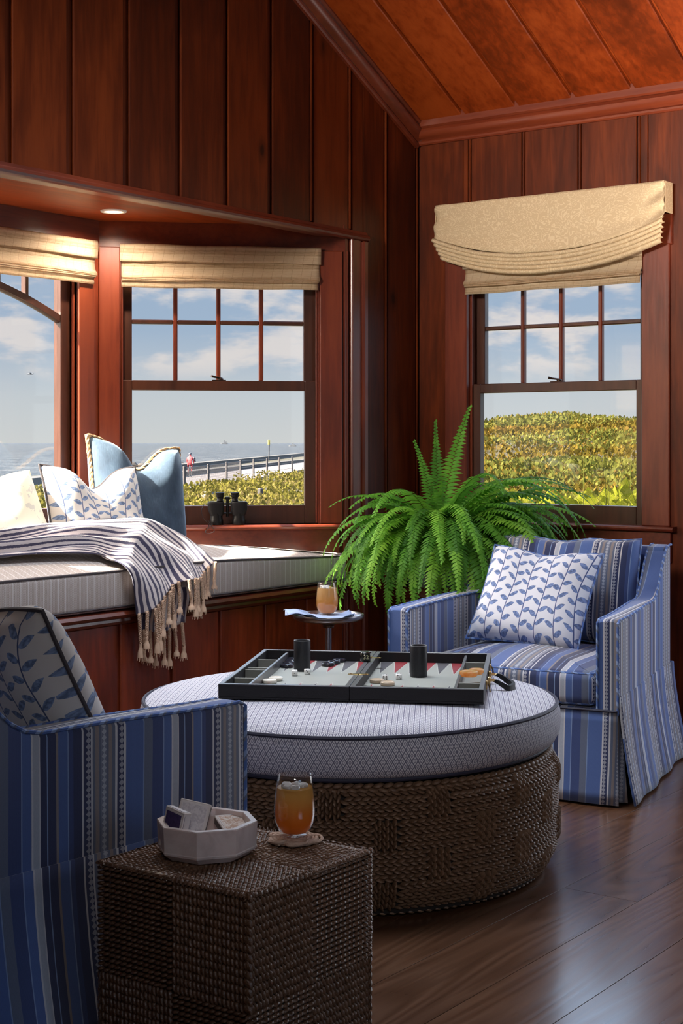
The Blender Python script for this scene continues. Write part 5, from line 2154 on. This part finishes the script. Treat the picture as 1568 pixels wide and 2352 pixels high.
fe = empty('potted_fern', (FP[0], FP[1], .558)); tag(fe, 'big arching green fern in a blue and white china planter', 'potted plant')
G().lathe([(.001, 0), (.085, .0), (.095, .01), (.125, .05), (.138, .095), (.140, .115), (.150, .128), (.150, .140), (.142, .142), (.132, .130), (.12, .12), (.001, .12)], 48).build('planter', 'blue_white_china', fe, True, sharp=50)
G().lathe([(.001, .118), (.132, .118), (.10, .128), (.001, .134)], 24).build('soil', 'potting_soil', fe, True)


def frond(az, e0, L, bend, wmax, seed, start_r=.03, drift=None, sidev=None):
    rd = random.Random(seed)
    n = 42
    keep = lambda q: Vector((min(q.x, -FP[0] - .05), min(q.y, -FP[1] - .05), q.z))
    P = []; p = Vector((math.cos(az) * start_r, math.sin(az) * start_r, .13))
    yaw = az
    yawd = rd.uniform(-.5, .5)
    for i in range(n + 1):
        t = i / n
        P.append(p.copy())
        th = e0 - bend * t ** 1.25
        ya = az + yawd * t * t
        p = p + Vector((math.cos(ya) * math.cos(th), math.sin(ya) * math.cos(th), math.sin(th))) * (L / n)
        if drift: p = p + drift * (L / n * t)
        p = keep(p)
    g = G()
    g.tube(P[::2], [lerp(.0024, .0007, i / (len(P[::2]) - 1)) for i in range(len(P[::2]))], 4)
    for i in range(3, n + 1):
        t = i / n
        tg = (P[i] - P[i - 1]).normalized()
        side = tg.cross(Vector((0, 0, 1)))
        if side.length < .15: side = Vector((-math.sin(az), math.cos(az), 0))
        if sidev: side = sidev.copy()
        side.normalize()
        nr = side.cross(tg).normalized()
        if nr.z < 0: nr = -nr
        w = wmax * (0.45 + .55 * smooth01(t / .25)) * (1 - smooth01((t - .45) / .62) * .85)
        lw = L / n * .50
        for sgn in (-1, 1):
            wj = w * rd.uniform(.85, 1.1)
            d = (side * sgn + tg * .32 - nr * rd.uniform(.05, .40)).normalized()
            b = P[i] + tg * (L / n * (.5 if sgn > 0 else 0))
            m1 = b + d * wj * .45; tip = keep(b + d * wj - Vector((0, 0, wj * .18)))
            g.add([b - tg * lw * .75, b + tg * lw * .75, m1 + tg * lw, m1 - tg * lw * .9, tip], [(0, 1, 2, 3), (3, 2, 4)])
    return g


rf2 = random.Random(21)
NF = 270
for k in range(NF):
    az = k * 2.39996 + rf2.uniform(-.2, .2)
    ring = k / NF
    e0 = R(lerp(86, 40, ring ** .9)) + rf2.uniform(-.12, .12)
    toward = math.cos(az - R(-50))                      # longer towards the window and the chair
    wall = max(0.0, math.cos(az - R(55)))               # shorter into the corner
    L = lerp(.66, .66, ring) * rf2.uniform(.78, 1.15) * (1 + .12 * toward) * (1 - .35 * wall)
    bend = R(rf2.uniform(120, 175))
    g = frond(az, e0, L, bend, rf2.uniform(.046, .062), k)
    g.build('frond', 'fern_green', fe, False, None)
for az, e0, L, bend in ((R(-52), R(66), .74, R(92)), (R(-75), R(58), .74, R(96)), (R(-40), R(56), .72, R(100)), (R(-20), R(66), .62, R(100))):
    frond(az, e0, L, bend, .064, int(az * 100) + 999).build('frond', 'fern_green', fe, False, None)
CR = Vector((.589, -.808, 0))                               # young upright fronds, spread broadside to the room
for L, dr, w in ((.66, .42, .060), (.60, -.10, .045), (.52, -.45, .045)):
    frond(R(-144), R(86), L, R(6), w, int(L * 1000), .03, CR * dr, CR).build('frond', 'fern_green', fe, False, None)


# ------------------------------------------------------------------ outside
VC = Vector((-5.88, -3.85, 0))


def polar(r_, deg, z=0.0):
    a = R(deg)
    return Vector((VC.x + r_ * math.cos(a), VC.y + r_ * math.sin(a), z))


def edge_r(d):
    pts = [(-20, 330), (30, 330), (37.5, 309), (42, 155), (48.9, 121), (60, 100), (90, 90), (130, 120)]
    for (a, ra), (b, rb) in zip(pts[:-1], pts[1:]):
        if a <= d <= b: return lerp(ra, rb, (d - a) / (b - a))
    return 120


def ridge(d):
    pts = [(-20, 1.9), (23, 1.75), (26.5, 1.72), (27.5, 1.80), (29, 1.68), (30.2, 1.62), (31, 1.48), (33, .9), (36, -.9), (38, -1.5), (140, -1.5)]
    for (a, ra), (b, rb) in zip(pts[:-1], pts[1:]):
        if a <= d <= b: return lerp(ra, rb, (d - a) / (b - a))
    return -1.5


def hgt(r_, d):
    side = 1 - smooth01((d - 31) / 6)           # 1 on the dune side
    lo = lerp(-1.5, lerp(-.25, .10, smooth01((r_ - 9) / 14)), side)
    t = smooth01((r_ - 24) / 26)
    z = lerp(lo, ridge(d), t) if side > 0 else -1.5
    if r_ > 52: z = lerp(z, -1.5, smooth01((r_ - 52) / 60))
    p = polar(r_, d)
    z += .12 * noise.noise(Vector((p.x * .25, p.y * .25, 0))) * (t * side + .4)
    return z


angs = [-20 + i * 2 for i in range(21)] + [21 + i * .5 for i in range(40)] + [41 + i * 2 for i in range(46)]
g = G(); NR = 46
secs = []
for d in angs:
    rmax = edge_r(d)
    row = [polar(lerp(0, 1, 1) * (7.6 * (rmax / 7.6) ** (j / NR)), d, 0) for j in range(NR + 1)]
    row = [Vector((p.x, p.y, hgt((p - VC).length, d))) for p in row]
    row.append(Vector((row[-1].x, row[-1].y, -5.0)))
    secs.append(row)
g.loft(secs, closed=False, caps=False)
g.add([(-60, -70, -1.9), (40, -70, -1.9), (40, 0.3, -1.9), (-60, 0.3, -1.9)], [(0, 1, 2, 3)])
g.add([(-60, 0.3, -1.9), (40, 0.3, -1.9), (40, 60, -1.9), (-60, 60, -1.9)], [(0, 1, 2, 3)])
o = g.build('ground', 'dune_soil', None, True, None, 60)
tag(o, 'grassy dune and flat coastal ground outside the windows', None, None, 'structure')

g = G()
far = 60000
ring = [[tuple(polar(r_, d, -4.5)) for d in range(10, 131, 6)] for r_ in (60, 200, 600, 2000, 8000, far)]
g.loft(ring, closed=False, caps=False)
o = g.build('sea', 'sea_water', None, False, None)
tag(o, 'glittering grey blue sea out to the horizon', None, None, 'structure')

# shore path with kerb and low sea wall
def ribbon(pts_a, pts_b, z0, z1):
    g = G()
    secs = []
    for a, b in zip(pts_a, pts_b):
        secs.append([(a[0], a[1], z0), (b[0], b[1], z0), (b[0], b[1], z1), (a[0], a[1], z1)])
    return g.loft(secs)


A0, A1 = Vector((83.4, 76.4)), Vector((154.5, 119.9))
B0, B1 = Vector((56.3, 52.05)), Vector((109.4, 85.1))
def on(a, b, t): return a + (b - a) * t
ts = (-.8, -.3, 0, .5, 1, 1.8)
o = ribbon([on(A0, A1, t) for t in ts], [on(B0, B1, t) for t in ts], -1.6, -1.40).build('path', 'asphalt_path'); tag(o, 'pale paved shore path beyond the fence', None, None, 'structure')
nrm2 = (A1 - A0).normalized(); nrm2 = Vector((-nrm2.y, nrm2.x))
o = ribbon([on(A0, A1, t) for t in ts], [on(A0, A1, t) + nrm2 * 1.0 for t in ts], -1.6, -1.05).build('trim_kerb', 'kerb_stone'); tag(o, 'dark kerb along the shore path', None, None, 'structure')
E0, E1 = Vector((108, 98.5)), Vector((236, 183))
o = ribbon([on(E0, E1, t) for t in (-.5, 0, .5, 1, 1.5)], [on(E0, E1, t) + nrm2 * 1.4 for t in (-.5, 0, .5, 1, 1.5)], -2.0, -.9).build('wall_sea', 'wall_stone'); tag(o, 'low stone sea wall at the edge of the water', None, None, 'structure')

# fence
fn_ = empty('shore_fence', (52.05, 48.45, -1.5)); tag(fn_, 'long dark post and wire fence between scrub and shore path', 'fence')
PS = [(52.05, 48.45), (59.91, 53.68), (68.14, 59.32), (76.2, 64.9), (82.16, 68.6), (87.5, 71.6), (93.6, 75.2), (100.5, 79.2)]
fo = Vector((52.05, 48.45, -1.5))
for (x, y) in PS:
    G().box(x - .06 - fo.x, x + .06 - fo.x, y - .06 - fo.y, y + .06 - fo.y, -.2, 1.50, .01).build('post', 'fence_post', fn_)
for zz in (.45, .95, 1.42):
    G().tube([(x - fo.x, y - fo.y, zz) for x, y in PS], .012, 4).build('wire', 'wire', fn_)
g = G()
for (x0, y0), (x1, y1) in zip(PS[:3], PS[1:4]):
    n = 34
    for k in range(n):
        for s_ in (-1, 1):
            t0 = k / n; t1 = t0 + s_ * .13
            if not 0 <= t1 <= 1: continue
            g.tube([(lerp(x0, x1, t0) - fo.x, lerp(y0, y1, t0) - fo.y, 0), (lerp(x0, x1, t1) - fo.x, lerp(y0, y1, t1) - fo.y, 1.42)], .005, 3)
o = g.build('wire_mesh', 'wire', fn_, False, None); o['kind'] = 'stuff'


def scrub(name, mname, n, gen, size, label, seed, tall=1.0):
    rd = random.Random(seed); g = G(); vs = []; fs = []
    for k in range(n):
        p = gen(rd)
        if p is None: continue
        s_ = size * rd.uniform(.5, 1.3); a = rd.uniform(0, 6.28); t = rd.uniform(-.9, .9)
        u = Vector((math.cos(a), math.sin(a), rd.uniform(-.3, .3))) * s_
        w = Vector((-math.sin(a) * math.sin(t), math.cos(a) * math.sin(t), math.cos(t))) * s_ * tall
        i = len(vs)
        vs += [p, p + u * .5 + w * .45, p + w, p - u * .5 + w * .45]
        fs.append((i, i + 1, i + 2, i + 3))
    me = bpy.data.meshes.new(name); me.from_pydata([tuple(v) for v in vs], [], fs)
    o = link(name, me, mname); tag(o, label, 'plants', None, 'stuff')
    return o


def bush_h(x, y, f=.6):
    return max(0, noise.noise(Vector((x * f, y * f, 3.3))) * .5 + .35)


def gen_dune(rd):
    d = rd.uniform(17, 38); r_ = 16 + 38 * rd.random() ** .75
    p = polar(r_, d); b = bush_h(p.x, p.y, .28)
    return Vector((p.x, p.y, hgt(r_, d) + b * .55 * rd.random() ** .5 * (1 - smooth01((d - 31) / 3))))
scrub('dune_scrub', 'dune_scrub', 52000, gen_dune, .085, 'dense brown and olive scrub covering the dune', 1, 1.3)
def gen_dune2(rd):
    for _ in range(6):
        d = rd.uniform(17, 37); r_ = 15 + 38 * rd.random() ** .8
        p = polar(r_, d); b = bush_h(p.x + 40, p.y, .22)
        if b > .38: return Vector((p.x, p.y, hgt(r_, d) + b * .75 * rd.random() ** .6))
    return None
scrub('dune_scrub', 'dune_scrub_green', 28000, gen_dune2, .08, 'grey green bushes dotted over the dune', 2, 1.2)
def gen_road(rd):
    d = rd.uniform(34, 54); r_ = lerp(28, 96 + max(0, (39.5 - d)) * 12, rd.random() ** .8)
    p = polar(r_, d)
    lim = lerp(72, 122, smooth01((43 - d) / 6))
    if r_ > lim: return None
    b = bush_h(p.x, p.y, .16)
    return Vector((p.x, p.y, -1.5 + (b * 1.0 + .25) * rd.random() ** .5))
scrub('roadside_scrub', 'roadside_scrub', 46000, gen_road, .15, 'sunlit yellow green scrub below the shore path', 3, 1.1)
def gen_vine(rd):
    d = rd.uniform(24.3, 31); r_ = rd.uniform(8.6, 10.2)
    p = polar(r_, d)
    return Vector((p.x, p.y,   .60 + .27 * rd.random() + .03 * math.sin(d * 4)))
scrub('vine_leaves', 'yellow_leaf', 520, gen_vine, .075, 'bright yellow green vine leaves just outside the eave wall window', 4, .9)

# tall grass clump just outside
gr = empty('grass_clump', polar(8.7, 25.2, -.2)); tag(gr, 'tall yellow green grass clump outside the right edge of the window', 'grass')
rg = random.Random(9)
for k in range(46):
    bx, by = rg.uniform(-.25, .25), rg.uniform(-.25, .25)
    ln = rg.uniform(.9, 1.55); a = rg.uniform(0, 6.28); lean_ = rg.uniform(.05, .6)
    secs = []
    for i in range(9):
        t = i / 8
        c = Vector((bx + math.cos(a) * lean_ * t * t, by + math.sin(a) * lean_ * t * t, ln * t - lean_ * .35 * t ** 3))
        w = .010 * (1 - t) + .0006
        sdv = Vector((-math.sin(a), math.cos(a), 0)) * w
        secs.append([c - sdv, c + Vector((math.cos(a), math.sin(a), 0)) * .002, c + sdv])
    G().loft(secs, closed=False, caps=False).build('blade', 'grass_blade', gr, True, None)

# stone block, leaning post, sign pole
o = empty('granite_block', (42.0, 38.0, -1.5)); tag(o, 'pale granite marker block in the scrub behind the binoculars', 'stone')
g = G(); g.loft([[(-.35, -.3, -.2), (.35, -.3, -.2), (.35, .3, -.2), (-.35, .3, -.2)], [(-.33, -.28, .50), (.33, -.28, .50), (.33, .28, .50), (-.33, .28, .50)], [(-.18, -.2, .66), (.18, -.2, .66), (.18, .2, .66), (-.18, .2, .66)]]); g.build('block', 'granite_block', o)
o = empty('scrub_post', (41.7, 34.95, -1.5)); tag(o, 'short grey post standing in the scrub nearest the window', 'post')
G().box(-.09, .09, -.09, .09, -.2, .85, .02).build('post', 'fence_post', o)
o = empty('sign_pole', (150.0, 121.8, -1.5)); tag(o, 'thin pole with small yellow sign rising above the shore path', 'sign')
G().tube([(0, 0, 0), (.12, 0, 2.9)], .06, 8).build('pole', 'kerb_stone', o, True); G().box(-.16, .22, -.05, .05, 2.5, 3.15, .02).build('sign_plate', 'sign_yellow', o)


# small figures: continuous skinned bodies
def skin_body(name, joints, edges, radii, m_, parent):
    me = bpy.data.meshes.new(name); me.from_pydata(joints, edges, [])
    o = link(name, me, m_, parent)
    md = o.modifiers.new('skin', 'SKIN')
    for v, r_ in zip(me.skin_vertices[0].data, radii): v.radius = (r_, r_)
    me.skin_vertices[0].data[0].use_root = True
    s_ = o.modifiers.new('smooth', 'SUBSURF'); s_.levels = 1; s_.render_levels = 1
    return o


cyp = Vector((81.28, 74.25, -1.40)); dirx = (A1 - A0).normalized()
cyc = empty('bicycle', cyp, math.atan2(dirx.y, dirx.x)); tag(cyc, 'dark bicycle ridden along the shore path', 'bicycle')
for xx in (-.52, .52):
    w_ = empty('wheel', (xx, 0, .34), 0, cyc)
    G(Matrix.Rotation(PI / 2, 4, 'X')).tube([(.33 * math.cos(t * PI / 12), .33 * math.sin(t * PI / 12), 0) for t in range(24)], .022, 6, ring=True).build('tyre', 'rubber', w_, True)
    g = G()
    for t in range(8): g.tube([(0, 0, 0), (.32 * math.cos(t * PI / 4), 0, .32 * math.sin(t * PI / 4))], .004, 4)
    g.build('spokes', 'wire', w_)
g = G()
for a, b in (((-.52, 0, .34), (-.05, 0, .30)), ((-.05, 0, .30), (-.22, 0, .90)), ((-.22, 0, .85), (.38, 0, .82)), ((-.05, 0, .30), (.38, 0, .78)), ((-.52, 0, .34), (-.2, 0, .84)), ((.52, 0, .34), (.36, 0, .95)), ((.36, -.25, 1.0), (.36, .25, 1.0)), ((-.30, 0, .93), (-.10, 0, .93))):
    g.tube([a, b], .022, 6)
g.build('frame', 'dark_cloth', cyc, True)
rider = empty('person', cyp, math.atan2(dirx.y, dirx.x)); tag(rider, 'person in red top and dark shorts riding a bicycle on the shore path', 'person')
J = [(-.20, 0, 1.0), (-.12, 0, 1.25), (.02, 0, 1.48), (.06, 0, 1.58), (.10, 0, 1.68), (.11, 0, 1.76), (-.16, .10, .98), (.14, .12, .72), (.0, .12, .32), (.1, .12, .28), (-.16, -.10, .98), (.20, -.12, .85), (.02, -.12, .48), (.12, -.12, .44), (.02, .20, 1.43), (.20, .26, 1.2), (.36, .25, 1.04), (.02, -.20, 1.43), (.20, -.26, 1.2), (.36, -.25, 1.04)]
Ed = [(0, 1), (1, 2), (2, 3), (3, 4), (4, 5), (0, 6), (6, 7), (7, 8), (8, 9), (0, 10), (10, 11), (11, 12), (12, 13), (2, 14), (14, 15), (15, 16), (2, 17), (17, 18), (18, 19)]
Rr = [.15, .15, .16, .06, .10, .09, .11, .08, .05, .04, .11, .08, .05, .04, .07, .05, .04, .07, .05, .04]
skin_body('body', J, Ed, Rr, 'red_cloth', rider)
G().lathe([(.001, 1.88), (.08, 1.86), (.12, 1.79), (.125, 1.74), (.001, 1.75)], 14, (.10, 0, 0)).build('helmet', 'dark_cloth', rider, True)

# jetty of boulders with a seated figure
rj = random.Random(4)
jt = empty('rock_jetty', (205, 185, -4.5)); tag(jt, 'low dark rock jetty reaching into the sea', 'jetty')
for k in range(26):
    t = k / 25
    c = on(Vector((-10, 22)), Vector((62, 10)), t)
    g = G(); r_ = rj.uniform(1.0, 1.9)
    secs = [[(c.x + r_ * s_ * math.cos(a) * rj.uniform(.85, 1.15), c.y + r_ * s_ * math.sin(a) * rj.uniform(.85, 1.15), z_ * r_ + 1.2) for a in [2 * PI * q_ / 8 for q_ in range(8)]] for z_, s_ in ((-1.2, .7), (-.5, 1.0), (.1, 1.0), (.45, .6))]
    g.loft(secs).build('boulder', 'kerb_stone', jt, False)
sp = empty('person', (205 + 20, 185 + 17, -2.7)); tag(sp, 'tiny person in dark clothes sitting on the rock jetty', 'person')
J = [(0, 0, .25), (0, 0, .6), (.02, 0, .95), (.03, 0, 1.1), (.05, 0, 1.25), (.4, .12, .35), (.45, .12, -.1), (.4, -.12, .35), (.45, -.12, -.1), (.05, .25, .85), (.3, .25, .55), (.05, -.25, .85), (.3, -.25, .55)]
Ed = [(0, 1), (1, 2), (2, 3), (3, 4), (0, 5), (5, 6), (0, 7), (7, 8), (2, 9), (9, 10), (2, 11), (11, 12)]
skin_body('body', J, Ed, [.2, .2, .18, .07, .12, .1, .07, .1, .07, .08, .05, .08, .05], 'dark_cloth', sp)


def vessel(name, r_, deg, L, h, label):
    p = polar(r_, deg, -4.6)
    o = empty(name, p, R(deg + 80)); tag(o, label, 'ship' if L > 40 else 'boat', 'vessels on the horizon')
    w = L * .16
    secs = [[(x, -wy, z0), (x, wy, z0), (x, wy * 1.1, z1), (x, -wy * 1.1, z1)] for x, wy, z0, z1 in ((-L / 2, w * .4, 0, h * .45), (-L * .3, w / 2, 0, h * .38), (L * .25, w / 2, 0, h * .38), (L / 2, w * .05, h * .1, h * .5))]
    G().loft(secs).build('hull', 'ship_grey', o)
    G().box(-L * .35, L * .05, -w * .4, w * .4, h * .38, h * .75, .02).build('deckhouse', 'ship_grey', o)
    G().box(-L * .1, L * .0, -w * .2, w * .2, h * .75, h * 1.15, .02).build('bridge', 'ship_grey', o)
    G().tube([(-L * .15, 0, h * .7), (-L * .15, 0, h * 1.4)], L * .008, 5).build('mast', 'ship_grey', o)


def deg_of(px): return 36.1 + math.degrees(math.atan((784 - px) / 3450))
vessel('ferry', 9000, deg_of(514), 44, 20, 'distant grey ship on the sea horizon above the binoculars')
vessel('fishing_boat', 2600, deg_of(671), 13, 5, 'small boat on the horizon at the right of the bay side window')
bu = empty('channel_buoy', polar(1500, deg_of(129), -4.6)); tag(bu, 'tiny dark channel marker on the horizon in the arched window', 'buoy')
G().lathe([(1.2, 0), (1.2, 1.2), (.5, 1.4), (.4, 5.0), (.7, 5.2), (.6, 6.6), (.01, 6.8)], 10).build('body', 'dark_cloth', bu, True)
gl_ = empty('sea_gull', polar(120, deg_of(70), 1.2 + 156 * 120 / 3450)); tag(gl_, 'small gull gliding in the sky of the arched window', 'bird')
gl_.rotation_euler = (0, 0, R(-50))
J = [(0, 0, 0), (.18, 0, .01), (.26, 0, .03), (-.2, 0, 0), (-.3, 0, 0), (0, .3, .08), (-.05, .62, .02), (0, -.3, .08), (-.05, -.62, .02)]
skin_body('body', J, [(0, 1), (1, 2), (0, 3), (3, 4), (0, 5), (5, 6), (0, 7), (7, 8)], [.06, .05, .03, .04, .02, .035, .012, .035, .012], 'ship_grey', gl_)
